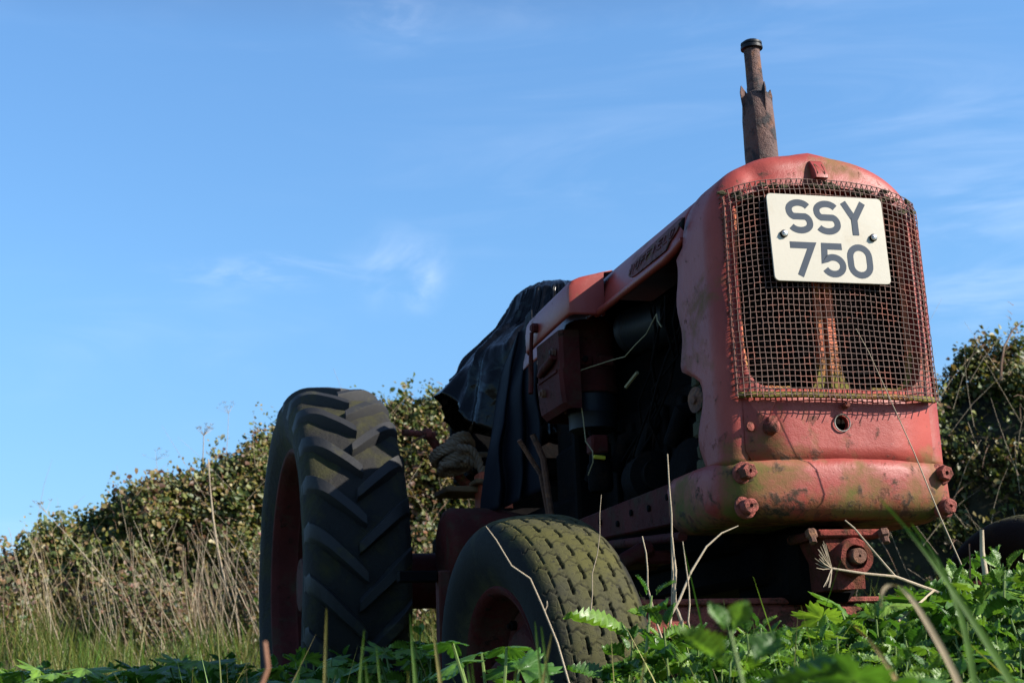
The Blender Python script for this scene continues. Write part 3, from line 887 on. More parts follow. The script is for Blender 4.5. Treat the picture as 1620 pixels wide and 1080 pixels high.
mb = MB(); mb.lathe([(0, .075), (.01, .08), (.02, .08), (.03, .03), (.04, 0)], (-.17, .42, .78), (-1, -.4, 0), 24); mb.build('pulley', M['black_iron'], T)
# air cleaner canister
AC = empty('air_cleaner', (-.240, .95, .97), T)
def cann(z0, z1, r, extra=()):
    return [(z0, r * .97), (z0 + .003, r), *extra, (z1 - .003, r), (z1, r * .97)]
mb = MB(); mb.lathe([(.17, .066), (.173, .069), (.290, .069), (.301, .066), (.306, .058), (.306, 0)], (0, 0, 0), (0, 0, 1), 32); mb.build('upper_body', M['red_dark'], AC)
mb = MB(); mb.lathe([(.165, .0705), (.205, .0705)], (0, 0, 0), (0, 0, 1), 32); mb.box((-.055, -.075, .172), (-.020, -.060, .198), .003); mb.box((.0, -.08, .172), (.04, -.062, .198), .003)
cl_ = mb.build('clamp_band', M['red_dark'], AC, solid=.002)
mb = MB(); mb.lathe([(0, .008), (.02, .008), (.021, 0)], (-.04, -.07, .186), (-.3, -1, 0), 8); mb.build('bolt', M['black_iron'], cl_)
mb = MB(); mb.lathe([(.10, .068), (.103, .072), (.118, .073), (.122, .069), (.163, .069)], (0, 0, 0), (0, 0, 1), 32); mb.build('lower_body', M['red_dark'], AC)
mb = MB(); mb.lathe([(.0, 0), (.0, .055), (.006, .066), (.045, .067), (.048, .069), (.052, .067), (.098, .067), (.10, .070), (.103, .066)], (0, 0, 0), (0, 0, 1), 32); mb.build('oil_bowl', M['blue_black'], AC)
mb = MB(); mb.box((-.082, -.01, .085), (-.068, .012, .135), .003); mb.tube([(-.078, 0, .05), (-.080, 0, .09)], .004, 6); mb.build('clip', M['rust'], AC)
# filter below with yellow mark
FB = empty('fuel_filter', (-.245, .90, .80), T)
mb = MB(); mb.lathe([(0, 0), (.0, .028), (.01, .034), (.07, .034), (.08, .028), (.10, .028), (.11, .012), (.13, .012), (.13, 0)], (0, 0, 0), (0, 0, 1), 20); mb.build('filter_bowl', M['black_iron'], FB)
mb = MB(); mb.box((-.030, -.040, .082), (.004, -.030, .092), .002, rot=Matrix.Rotation(.1, 3, 'Y')); mb.build('tag', M['yellow'], FB)
mb = MB(); mb.tube([(0, 0, .12), (-.02, .01, .16), (-.02, .03, .25)], .006, 8); mb.build('fuel_pipe', M['black_iron'], FB)
mb = MB(); mb.box((-.03, -.03, .10), (.02, .02, .15), .006); mb.build('filter_head', M['red_dark'], FB)

# side tank panel with latch
SP = empty('side_panel', (-.35, .96, 1.03), T)
mb = MB()
rows = []
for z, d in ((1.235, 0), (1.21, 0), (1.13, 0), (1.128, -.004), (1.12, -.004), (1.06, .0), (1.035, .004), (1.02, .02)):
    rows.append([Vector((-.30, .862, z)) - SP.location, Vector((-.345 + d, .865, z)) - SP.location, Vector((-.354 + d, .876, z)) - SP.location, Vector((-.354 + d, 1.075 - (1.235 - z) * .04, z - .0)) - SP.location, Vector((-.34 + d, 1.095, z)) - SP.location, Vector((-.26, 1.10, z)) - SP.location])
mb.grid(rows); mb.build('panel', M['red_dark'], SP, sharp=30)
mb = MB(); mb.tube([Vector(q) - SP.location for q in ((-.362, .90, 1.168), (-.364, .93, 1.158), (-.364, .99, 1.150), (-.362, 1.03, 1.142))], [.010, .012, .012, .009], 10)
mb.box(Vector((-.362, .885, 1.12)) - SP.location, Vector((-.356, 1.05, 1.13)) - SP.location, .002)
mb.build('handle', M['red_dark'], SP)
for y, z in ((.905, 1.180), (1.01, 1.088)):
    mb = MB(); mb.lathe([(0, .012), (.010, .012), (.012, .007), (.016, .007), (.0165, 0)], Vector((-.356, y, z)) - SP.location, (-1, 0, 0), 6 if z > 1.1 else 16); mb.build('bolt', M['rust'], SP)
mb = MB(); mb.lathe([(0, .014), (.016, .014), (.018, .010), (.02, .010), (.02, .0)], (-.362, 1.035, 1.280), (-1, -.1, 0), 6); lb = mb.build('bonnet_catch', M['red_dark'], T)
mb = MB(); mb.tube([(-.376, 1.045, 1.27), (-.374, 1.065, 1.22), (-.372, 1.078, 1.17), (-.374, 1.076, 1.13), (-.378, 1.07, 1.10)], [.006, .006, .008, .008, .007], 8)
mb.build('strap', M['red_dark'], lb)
# stray wires
mb = MB(); mb.tube([(-.305, .885, 1.120), (-.295, .86, 1.124), (-.25, .76, 1.128), (-.24, .68, 1.120), (-.24, .60, 1.133), (-.25, .50, 1.135), (-.26, .40, 1.16)], .0016, 5)
mb.tube([(-.305, .885, 1.120), (-.30, .88, 1.06), (-.295, .875, 1.0), (-.292, .87, .93), (-.285, .84, .90), (-.285, .84, .87), (-.29, .87, .84)], .0016, 5)
mb.tube([(-.26, .40, 1.16), (-.265, .385, 1.14), (-.262, .37, 1.12)], .0016, 5)
mb.build('baling_wire', M['string'], T)
for q in range(7):
    y0 = rnd.uniform(.3, .55); mb = MB()
    mb.tube([(-.17 - .05 * rnd.random(), y0 + .05 * k + rnd.uniform(-.03, .03), 1.22 - .07 * k) for k in range(6)], .0035, 6); mb.build('cable', M['black_iron'], T)
mb = MB(); mb.tube([(-.25, .66, 1.035), (-.24, .60, 1.06)], .005, 6); mb.build('rod', M['string'], T)
mb = MB(); mb.tube([(-.24, 1.35, .60), (-.25, 1.33, .80), (-.27, 1.32, .96), (-.30, 1.32, 1.03)], .010, 8); mb.tube([(-.22, 1.40, .70), (-.26, 1.38, .92), (-.33, 1.36, 1.02)], .008, 8); mb.build('control_lever', M['rust'], T)
# cowl rear edge rusted bracket
mb = MB()
for k in range(9): mb.box((-.262 - .004 * (k % 2), .165 + .012 * math.sin(k), .74 + k * .028), (-.246, .205 + .012 * math.cos(k * 2), .772 + k * .028), .005)
mb.rough(.006, 30); mb.build('rusted_bracket', M['moss'], T)
mb = MB(); mb.lathe([(0, .028), (.006, .030), (.008, .02), (.010, .01), (.016, .010), (.017, 0)], (-.262, .185, .905), (-1, -.2, 0), 20); mb.rough(.002, 40); mb.build('bracket_washer', M['rust'], T)
MB().box((-.262, .180, .955), (-.25, .215, 1.235), .004).build('cowl_flange', M['red_dark'], T)

# --- exhaust
EX = empty('exhaust', (0, .30, 1.42), T)
ex = lambda z, dx=0: Vector((.006 - (z - 1.42) * .020 + dx, 0, z - 1.42))
mb = MB()
mb.lathe([(0, .042), (.05, .0415), (.12, .040), (.22, .0395), (.265, .038), (.285, .032), (.293, .024), (.296, 0)], ex(1.42), (-.02, 0, 1), 28, jit=.004)
mb.rough(.0022, 45)
mb.build('silencer', M['exhaust'], EX)
mb = MB(); mb.lathe([(0, .0225), (.02, .0225), (.022, .0215), (.08, .0205), (.135, .0195)], ex(1.703), (-.02, 0, 1), 20, jit=.0015); mb.rough(.0008, 60); mb.build('stack_pipe', M['exhaust'], EX)
mb = MB(); mb.lathe([(.0, .020), (.002, .0275), (.008, .0275), (.010, .0245), (.013, .0245), (.0135, .0265), (.018, .0265), (.024, .018), (.028, .006), (.030, 0)], ex(1.827), (-.02, 0, 1), 24); mb.build('rain_cap', M['blue_black'], EX)
for ang in (185, 275, 5, 95):
    a = math.radians(ang); d = Vector((math.cos(a), math.sin(a), 0)); w = Vector((-d.y, d.x, 0)) * .0018
    V = []
    for s_ in (-1, 1):
        for r_, z in ((.020, 1.665), (.040, 1.645), (.0455, 1.708), (.0415, 1.726), (.022, 1.700)):
            V.append(ex(z) + d * r_ + w * s_)
    mb = MB(); mb.add(V, [(0, 1, 2, 3, 4), (9, 8, 7, 6, 5)] + [(k, 5 + k, 5 + (k + 1) % 5, (k + 1) % 5) for k in range(5)])
    mb.build('fin', M['exhaust'], EX, sharp=20)

# --- wheels
def tyre_profile(s, R, Rr, hw, crown=.018, bul=.02):
    pass
def rear_wheel(cx, side):
    W = empty('rear_wheel', (cx, 2.46, .70), T)
    return W
RWR, RWHW, RIM = .665, .150, .475
def rear_tyre_mesh():
    prof = []
    # from outer bead around the tread to inner bead: (x, r)
    hw = RWHW
    pts = [(-hw * .88, RIM - .012), (-hw * .95, RIM + .012), (-hw * 1.10, RIM + .045), (-hw * 1.16, RIM + .085), (-hw * 1.14, RIM + .125), (-hw * 1.05, RIM + .160), (-hw * .90, RIM + .180), (-hw * .6, RWR - .008), (-hw * .3, RWR - .001), (0, RWR + .002)]
    pts = pts + [(-x, r) for x, r in pts[-2::-1]]
    mb = MB(); mb.lathe([(x, r) for x, r in pts], (0, 0, 0), (1, 0, 0), 128)
    mb.F = [f for f in mb.F if len(f) == 4]
    # ripples on the wall where lugs meet
    for v in mb.V: v += Vector(noise.noise_vector(v * 6)) * .003
    return mb
NL = 24
def lug_mesh(sd):
    """one bar: from the centre line out over the shoulder; sd=-1 outer side"""
    V = []; F = []; n = 14
    for i in range(n + 1):
        f = i / n
        x = sd * (-.012 + f * (RWHW * 1.08 + .012))
        ax_ = abs(x)
        # surface radius under the bar and bar height
        rs_ = RWR - .035 * max(0, (ax_ - RWHW * .55) / (RWHW * .5)) ** 2
        h = .031 - .004 * f
        if f > .86: h *= 1 - .30 * ((f - .86) / .14) ** 2
        w = (.019 + .010 * f) if f > .02 else .016
        # bar leads towards +angle at the outside
        th = .235 * f - .03
        top = rs_ + h
        for (dw, r) in ((-w * 1.35, rs_ - .008), (-w * .92, top - .004), (-w * .80, top), (w * .80, top), (w * .92, top - .004), (w * 1.35, rs_ - .008)):
            a = th + dw / RWR
            V.append(Vector((x, -math.cos(a) * r, math.sin(a) * r)))
    # shoulder drop
    base = V[-6:]
    drop = []
    for v in base:
        rr_ = math.hypot(v.y, v.z)
        drop.append(Vector((v.x + sd * .010, v.y * (rr_ - .055) / rr_, v.z * (rr_ - .055) / rr_)))
    V += drop
    drop2 = []
    for v in base:
        rr_ = math.hypot(v.y, v.z); k = (RIM + .105) / rr_
        drop2.append(Vector((sd * RWHW * 1.13, v.y * k, v.z * k)))
    V += drop2
    m_ = n + 3
    for i in range(m_ - 1):
        for k in range(5): F.append((i * 6 + k, i * 6 + k + 1, (i + 1) * 6 + k + 1, (i + 1) * 6 + k))
    F.append((0, 1, 2, 3, 4, 5))
    for v in V: v += Vector(noise.noise_vector(v * 12)) * .0018
    if sd > 0: F = [f[::-1] for f in F]
    return mesh_from('lug', V, F, M['lug'], True, sharp=38)
def rear_rim_mesh():
    mb = MB()
    prof = [(-.128, RIM + .004), (-.136, RIM + .006), (-.142, RIM - .004), (-.138, RIM - .014), (-.122, RIM - .022), (-.112, RIM - .034), (-.06, RIM - .040), (-.05, RIM - .060), (.05, RIM - .060), (.06, RIM - .040), (.112, RIM - .034), (.122, RIM - .022), (.138, RIM - .014), (.142, RIM - .004), (.136, RIM + .006), (.128, RIM + .004)]
    mb.lathe(prof, (0, 0, 0), (1, 0, 0), 96); mb.F = [f for f in mb.F if len(f) == 4]
    return mb
def disc_mesh():
    mb = MB()
    mb.lathe([(-.02, .13), (-.02, .14), (.03, .20), (.035, .30), (.01, .40), (.0, .425), (.008, .425), (.02, .40), (.045, .30), (.04, .20), (-.01, .13)], (0, 0, 0), (1, 0, 0), 64)
    return mb
tyme = None
for cx_, sd in ((-.722, -1), (.722, 1)):
    W = empty('rear_wheel', (cx_, 2.46, .692), T)
    if tyme is None:
        to = rear_tyre_mesh().build('tyre', M['tyre'], W, sharp=60); tyme = to.data
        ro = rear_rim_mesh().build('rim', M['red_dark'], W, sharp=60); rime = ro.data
        do = disc_mesh().build('wheel_disc', M['moss'], W, sharp=50); dime = do.data
        lugs = [lug_mesh(-1), lug_mesh(1)]
    else:
        link('tyre', tyme, W); link('rim', rime, W); do = link('wheel_disc', dime, W)
    if sd > 0: do.rotation_euler = (0, 0, math.pi)
    for i in range(NL):
        for q in (0, 1):
            l = link('lug', lugs[q], W)
            l.rotation_euler = ((i + (.5 if q else 0)) * 2 * math.pi / NL + .02, 0, 0)
    for k in range(10):
        a = 2 * math.pi * k / 10
        mb = MB(); mb.lathe([(0, .018), (.014, .018), (.018, .010), (.034, .010), (.034, 0)], (sd * .01, .385 * math.cos(a), .385 * math.sin(a)), (sd, 0, 0), 6); mb.build('wheel_bolt', M['rust'], W)
    mb = MB(); mb.lathe([(0, .16), (sd * .0 + .001, .16), (.02, .14), (.10, .09), (.101, 0)], (sd * .0, 0, 0), (sd, 0, 0), 32); mb.tube([(-sd * .02, 0, 0), (-sd * .5, 0, 0)], .09, 20); mb.build('hub', M['red_dark'], W)

# front tyre: dense grid with real grooves
FR, FHW, FRIM = .368, .112, .215
def front_tyre():
    NP = 900
    ctrl = [(-.085, FRIM - .006), (-.100, FRIM + .012), (-.118, FRIM + .045), (-.125, FRIM + .078), (-.120, FRIM + .105), (-.108, FRIM + .128), (-.092, FR - .012), (-.07, FR - .0045), (-.04, FR - .001), (0, FR)]
    ctrl = ctrl + [(-x, r) for x, r in ctrl[-2::-1]]
    c = np.array(ctrl); L = np.concatenate([[0], np.cumsum(np.hypot(*np.diff(c, axis=0).T))])
    # smooth resample
    NS = 210
    s = np.linspace(0, L[-1], NS); X = np.interp(s, L, c[:, 0]); Rd = np.interp(s, L, c[:, 1])
    for _ in range(70):
        X[1:-1] = (X[:-2] + 2 * X[1:-1] + X[2:]) / 4; Rd[1:-1] = (Rd[:-2] + 2 * Rd[1:-1] + Rd[2:]) / 4
    sc_ = s - L[-1] / 2                      # arc distance from crown
    phi = np.arange(NP) * 2 * np.pi / NP
    P_, S_ = np.meshgrid(phi, sc_, indexing='ij')
    nb = 35; pitch = 2 * np.pi / nb
    D = np.zeros_like(P_)
    cols = [-.084, -.050, -.014, .022, .056, .086]
    wob = .0022 * np.sin(P_ * nb) 
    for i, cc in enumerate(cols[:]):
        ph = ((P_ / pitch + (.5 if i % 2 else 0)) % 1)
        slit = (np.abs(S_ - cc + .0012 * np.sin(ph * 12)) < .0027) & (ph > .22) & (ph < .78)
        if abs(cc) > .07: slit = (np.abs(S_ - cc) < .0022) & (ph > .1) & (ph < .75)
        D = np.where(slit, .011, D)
    edges = [-.112] + cols + [.112]
    for i in range(len(edges) - 1):
        inb = (S_ > edges[i]) & (S_ <= edges[i + 1])
        t_ = (S_ - edges[i]) / (edges[i + 1] - edges[i])
        ph = (P_ / pitch + (.5 if i % 2 else 0) + .16 * (t_ - .5) + .06 * np.sin(t_ * 9)) % 1
        g = np.minimum(ph, 1 - ph)
        dep = .0022 if abs((edges[i] + edges[i + 1]) / 2) < .06 else .0030
        D = np.where(inb & (g < .045), np.maximum(D, dep * 1.25 * (1 - g / .055)), D)
        # small sipes
        ph2 = (P_ / pitch * 3 + .3 * i) % 1
        D = np.where(inb & (np.minimum(ph2, 1 - ph2) < .10) & (t_ > .55) & (t_ < .92), np.maximum(D, .0012), D)
        # block corners slightly domed
        D = D + np.where(inb & (np.abs(sc_)[None, :] < .11), .0009 * (2 * t_ - 1) ** 4, 0)
    Rr = Rd[None, :] - D
    Xx = np.broadcast_to(X[None, :], Rr.shape)
    V = np.stack([Xx, -np.cos(P_) * Rr, np.sin(P_) * Rr], -1).reshape(-1, 3)
    ii, jj = np.meshgrid(np.arange(NP), np.arange(NS - 1), indexing='ij')
    a = ii * NS + jj; b_ = ((ii + 1) % NP) * NS + jj
    Q = np.stack([a, b_, b_ + 1, a + 1], -1).reshape(-1, 4)
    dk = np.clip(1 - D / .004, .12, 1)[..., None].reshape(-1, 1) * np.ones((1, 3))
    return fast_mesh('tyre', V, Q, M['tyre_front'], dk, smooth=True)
ftm = front_tyre()
def front_rim(sd):
    mb = MB()
    mb.lathe([(-.082, FRIM - .004), (-.090, FRIM + .004), (-.097, FRIM - .002), (-.092, FRIM - .014), (-.075, FRIM - .022), (-.03, FRIM - .030), (-.02, FRIM - .046), (.03, FRIM - .046), (.09, FRIM - .010), (.09, FRIM)], (0, 0, 0), (1, 0, 0), 64)
    mb.F = [f for f in mb.F if len(f) == 4]
    return mb
frm = fdm = fhm = None
for cx_, sd in ((-.585, -1), (.715, 1)):
    W = empty('front_wheel', (cx_, .40, .305), T)
    W.rotation_euler = (0, math.radians(-5 if sd < 0 else 3), math.radians(6.5))
    link('tyre', ftm, W)
    if frm is None:
        frm = front_rim(-1).build('rim', M['red_dark'], W, sharp=60).data
        mb = MB(); mb.lathe([(.0, .17), (-.015, .165), (-.02, .13), (-.045, .11), (-.05, .07), (-.06, .065), (-.10, .055), (-.112, .045), (-.114, 0)], (0, 0, 0), (1, 0, 0), 40)
        mb.tube([(.0, 0, 0), (.12, 0, 0)], .04, 16)
        fdm = mb.build('wheel_disc', M['red_dark'], W, sharp=40).data
    else:
        a = link('rim', frm, W); a.rotation_euler = (0, 0, math.pi); a = link('wheel_disc', fdm, W); a.rotation_euler = (0, 0, math.pi)
    for k in range(6):
        a = 2 * math.pi * k / 6
        mb = MB(); mb.lathe([(0, .011), (.012, .011), (.014, .006), (.020, .006), (.0201, 0)], (sd * .018, .148 * math.cos(a), .148 * math.sin(a)), (sd, 0, 0), 6); mb.build('wheel_nut', M['black_iron'], W)

# --- rear parts seen between the wheels
mb = MB(); mb.lathe([(-.165, .0), (-.165, .10), (-.155, .122), (-.14, .130), (0, .130), (.1, .11), (.2, .11)], (-.30, 1.80, .745), (1, 0, 0), 40); mb.build('belt_pulley_housing', M['red_dark'], T)
mb = MB(); mb.box((-.28, 1.95, .60), (.28, 2.75, .90), .03); mb.box((-.10, 2.3, .90), (.26, 2.6, 1.045), .02); mb.build('rear_transmission', M['black_iron'], T)
mb = MB(); mb.tube([(-.62, 2.46, .715), (.62, 2.46, .715)], .085, 20); mb.build('rear_axle', M['red_dark'], T)
LA = empty('lift_arm', (-.36, 2.25, 1.12), T)
mb = MB(); mb.tube([Vector(q) - LA.location for q in ((-.415, 2.20, 1.192), (-.40, 2.21, 1.180), (-.345, 2.26, 1.125), (-.26, 2.33, 1.05), (-.2, 2.4, 1.01))], [.019, .017, .016, .018, .022], 12); mb.build('arm', M['axle'], LA)
mb = MB(); mb.tube([Vector(q) - LA.location for q in ((-.505, 2.17, 1.187), (-.385, 2.215, 1.189))], .0115, 12); mb.build('cross_pin', M['axle'], LA)
mb = MB(); mb.lathe([(-.012, .020), (.012, .020)], Vector((-.413, 2.20, 1.189)) - LA.location, (1, .1, 0), 16); mb.build('arm_eye', M['axle'], LA)
MB().tube([Vector(q) - LA.location for q in ((-.425, 2.19, 1.18), (-.455, 2.18, 1.165), (-.478, 2.17, 1.15))], .004, 6).build('split_pin', M['rust'], LA)
mb = MB(); mb.box((-.385, 2.05, .965), (-.22, 2.22, .985), .004); mb.box((-.30, 2.0, .985), (-.17, 2.08, 1.000), .004, rot=Matrix.Rotation(.1, 3, 'Z')); mb.rough(.006, 14); mb.build('foot_board', M['wood'], T)
mb = MB(); mb.box((-.275, 2.02, .90), (-.16, 2.10, 1.030), .006); mb.build('lever_bracket', M['seat'], T)
mb = MB(); mb.box((-.70, .88, .30), (-.670, .93, .595), .004); mb.rough(.003, 20); mb.build('step_post', M['red_dark'], T)
mb = MB(); mb.box((-.80, .89, .568), (-.70, .93, .596), .003); mb.box((-.68, .90, .42), (-.2, .96, .46), .01); mb.build('step_arm', M['black_iron'], T)
mb = MB(); mb.tube([(.0, 1.62, 1.2), (.02, 1.84, 1.45)], .02, 12); mb.tube([Vector((.02, 1.84, 1.45)) + Vector((.15 * math.cos(a), .14 * math.sin(a), -.06 * math.sin(a) )) for a in np.linspace(0, 2 * math.pi, 40)], .012, 8); mb.build('steering_wheel', M['black_iron'], T)
mb = MB(); mb.box((-.22, 2.25, 1.06), (.22, 2.62, 1.12), .03); mb.box((-.22, 2.60, 1.10), (.22, 2.66, 1.38), .03); mb.build('seat', M['black_iron'], T)

# ------------------------------------------------------------------ black sheet over seat and wheel
mb = MB(); rows = []
CX, CY = .05, 2.10
NT = 300
def pleat(a): return 1 - abs(math.sin(a)) ** .7
for j in range(60):
    s = j / 59
    row = []
    for i in range(NT):
        th = 2 * math.pi * i / NT            # pi = -x (picture left), 3pi/2 = -y (front)
        dg = math.degrees(th)
        zz = float(np.interp(s, [0, .10, .25, .40, .50, .62, .80, 1], [1.722, 1.714, 1.68, 1.62, 1.565, 1.485, 1.39, 1.312]))
        r = float(np.interp(s, [0, .10, .25, .40, .50, .62, .80, 1], [.0, .09, .145, .175, .20, .285, .375, .445]))
        hem = float(np.interp(dg, [0, 90, 150, 182, 200, 225, 250, 300, 360], [.12, .10, .06, .0, .12, .24, .22, .15, .12]))
        pull = float(np.interp(dg, [0, 120, 182, 200, 225, 260, 360], [.05, .04, 0, .05, .12, .08, .05]))
        e = max(0, s - .72) / .28
        zz -= hem * e ** 1.2
        r -= pull * e
        w = math.cos(th) * 2.2; q_ = math.sin(th) * 2.2
        k1 = noise.noise(Vector((w * 1.3, q_ * 1.3, s * 1.5)))
        k2 = pleat(th * 8 + 2.2 * k1 + s * 1.2) * .5 + pleat(th * 19 + 3 * k1) * .28 * (1 - .5 * s)
        r += (k2 - .35) * .045 * min(1, s * 2.2) + k1 * .03 * s
        zz += noise.noise(Vector((w * 2, q_ * 2, 3 + s * 4))) * .022 * s + .010 * k2 * s
        p_ = Vector((CX + r * math.cos(th), CY + r * math.sin(th) * 1.02, zz))
        p_ += Vector(noise.noise_vector(p_ * 7)) * .014 * s + Vector(noise.noise_vector(p_ * 22)) * .0035
        row.append(p_)
    rows.append(row)
mb.grid(rows, closed_u=True)
tarp = mb.build('sheet', M['tarp'], None, sharp=180, solid=.002)
CV = empty('seat_cover', (0, 0, 0), label='shiny black plastic sheet draped over the tractor seat and steering wheel', cat='plastic sheet')
tarp.parent = CV
# navy cloth hanging in front of it
mb = MB(); rows = []
for j in range(40):
    s = j / 39; row = []
    for i in range(50):
        f = i / 49
        x = -.315 + .13 * f + .012 * math.sin(s * 5) * (1 - f)
        x += .11 * (1 - s) ** 3 * (1 - f)
        y = 1.64 + .16 * (1 - f) + .02 * math.sin(f * 17 + s * 1.5) * (.4 + s) - .02 * s
        z = 1.44 + .05 * f - s * (.60 - .02 * f)
        row.append(Vector((x, y, z)) + Vector(noise.noise_vector(Vector((f * 3, s * 4, 7)))) * .018)
    rows.append(row)
mb.grid(rows)
nv = mb.build('hanging_cloth', M['navy'], None, sharp=180, solid=.003, label='dark navy cloth hanging down behind the engine under the black sheet', cat='cloth')

# ------------------------------------------------------------------ rope
def rope_mesh(pts, r=.0125, name='rope', mb=None):
    pts = [Vector(p_) for p_ in pts]
    # resample
    seg = [(pts[i + 1] - pts[i]).length for i in range(len(pts) - 1)]; Lt = sum(seg)
    n = int(Lt / .0045); out = []
    cum = np.concatenate([[0], np.cumsum(seg)])
    A = np.array([tuple(p_) for p_ in pts])
    s = np.linspace(0, Lt, n)
    C3 = np.stack([np.interp(s, cum, A[:, k]) for k in range(3)], -1)
    for _ in range(4): C3[1:-1] = (C3[:-2] + 2 * C3[1:-1] + C3[2:]) / 4
    up = None; mb = mb or MB()
    fr = []
    for i in range(n):
        t = Vector(C3[min(i + 1, n - 1)] - C3[max(i - 1, 0)]).normalized()
        if up is None: up = t.orthogonal().normalized()
        up = (up - t * up.dot(t)).normalized(); fr.append((Vector(C3[i]), up.copy(), t.cross(up)))
    for q in range(3):
        P3 = []
        for i, (c_, u, w) in enumerate(fr):
            a = s[i] / .050 * 2 * math.pi + q * 2 * math.pi / 3
            P3.append(c_ + (u * math.cos(a) + w * math.sin(a)) * r * .58)
        mb.tube(P3, r * .50, 7)
    return mb
RP = empty('rope', (-.3, 2.15, 1.0), label='thick tan rope coiled round the lift arm with one end hanging down', cat='rope')
o3 = RP.location
path = [(-.385, 2.12, 1.065)]
for k in range(6 * 16):
    a = 2 * math.pi * k / 16
    f = k / (6 * 16)
    path.append((-.325 + .062 * math.cos(a) * (1 - .25 * f) + .022 * math.sin(f * 9), 2.19 + .06 * math.sin(a), 1.068 + .085 * f + .026 * math.cos(a + 1) + .007 * math.sin(k * .37)))
mb = rope_mesh([Vector(q) - o3 for q in path]); mb.build('coil', M['rope'], RP, sharp=80)
mb = rope_mesh([Vector(q) - o3 for q in [(-.33, 2.10, 1.125), (-.285, 2.08, 1.118), (-.262, 2.075, 1.08), (-.252, 2.07, 1.02), (-.243, 2.07, .97), (-.238, 2.07, .925)]]); mb.build('hanging_end', M['rope'], RP, sharp=80)
mb = rope_mesh([Vector(q) - o3 for q in [(-.30, 2.10, 1.085), (-.24, 2.12, 1.055), (-.19, 2.14, 1.035), (-.12, 2.16, 1.03)]]); mb.build('trailing_end', M['rope'], RP, sharp=80)
for k in range(5):
    mb = rope_mesh([Vector((-.235 + .05 * math.sin(k), 2.32, 1.08 + k * .014)) - o3, Vector((-.12, 2.34, 1.075 + k * .016)) - o3, Vector((0, 2.3, 1.07 + k * .014)) - o3]); mb.build('turn', M['rope'], RP, sharp=80)

# ------------------------------------------------------------------ vegetation
def rand_rot(n, up_bias=None):
    """n random orthonormal frames with leaf normal roughly along up_bias (n,3)"""
    nn = rs.normal(size=(n, 3))
    if up_bias is not None: nn = nn * .55 + up_bias
    nn /= np.linalg.norm(nn, axis=1)[:, None]
    t = rs.normal(size=(n, 3)); t -= nn * (t * nn).sum(1)[:, None]; t /= np.linalg.norm(t, axis=1)[:, None]
    b_ = np.cross(nn, t)
    return t, b_, nn

def leaf_cloud(name, pos, bias, size, cols, mat, cup=.25):
    """each leaf: 7-vert folded ovate blade (6 triangles)"""
    n = len(pos); t, b_, nn = rand_rot(n, bias)
    shape = np.array([(0, 0, 0), (.28, .36, .10), (.28, -.36, .10), (.30, 0, 0), (.72, .27, .06), (.72, -.27, .06), (1.0, 0, -.10)])
    sz = size[:, None]
    V = pos[:, None, :] + (t[:, None, :] * (shape[None, :, 0:1] - .4) + b_[:, None, :] * shape[None, :, 1:2] + nn[:, None, :] * shape[None, :, 2:3] * cup * 4) * sz[:, :, None]
    tr = np.array([(0, 3, 1), (0, 2, 3), (3, 4, 1), (3, 2, 5), (3, 6, 4), (3, 5, 6)])
    Tt = (np.arange(n) * 7)[:, None, None] + tr[None]
    C = np.repeat(cols, 7, axis=0)
    return fast_mesh(name, V.reshape(-1, 3), Tt.reshape(-1, 3), mat, C)

# --- bramble bank
def bank(x, f):
    """outer skin of the bramble bank at x, f 0 (foot, front) .. 1 (crest) .. 1.6 (back)"""
    yf = y_front(x); zt = hedge_top(x); g = ground_z(x, yf)
    if f <= 1:
        y = yf + .9 * (1 - math.cos(f * math.pi / 2)) ** .8 * 1.0; z = g + (zt - g) * math.sin(f * math.pi / 2) ** .85
    else:
        y = yf + .9 + (f - 1) * 2.0; z = zt - (f - 1) ** 2 * 1.2
    n_ = noise.noise(Vector((x * 1.1, f * 2.6, 5))) * .30 + noise.noise(Vector((x * 3.1, f * 6, 8))) * .17 + noise.noise(Vector((x * 7, f * 12, 2))) * .07
    return x, y - n_ * .9, z + n_ * .28
XS = np.linspace(-9, 13, 200); FS = np.linspace(0, 1.6, 30)
rows = []
for f in FS:
    rows.append([Vector(bank(x, f)) + Vector((0, .16, -.17)) for x in XS])
mb = MB(); mb.grid(rows)
corem, ns, ls, p = new_mat('dark_blocking_core')  # dark core added inside the bank to block light between the leaves
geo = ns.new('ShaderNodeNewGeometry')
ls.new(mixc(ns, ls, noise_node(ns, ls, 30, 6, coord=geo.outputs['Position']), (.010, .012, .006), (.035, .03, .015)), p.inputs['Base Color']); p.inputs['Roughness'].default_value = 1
HG = empty('bramble_bank', (1, 9, 0), label='long bank of brambles and ivy rising behind the tractor', cat='hedge')
cobj = mb.build('inner_mass', corem, None, sharp=180)
cobj.parent = HG; cobj.location = (-1, -9, 0); cobj['kind'] = 'stuff'

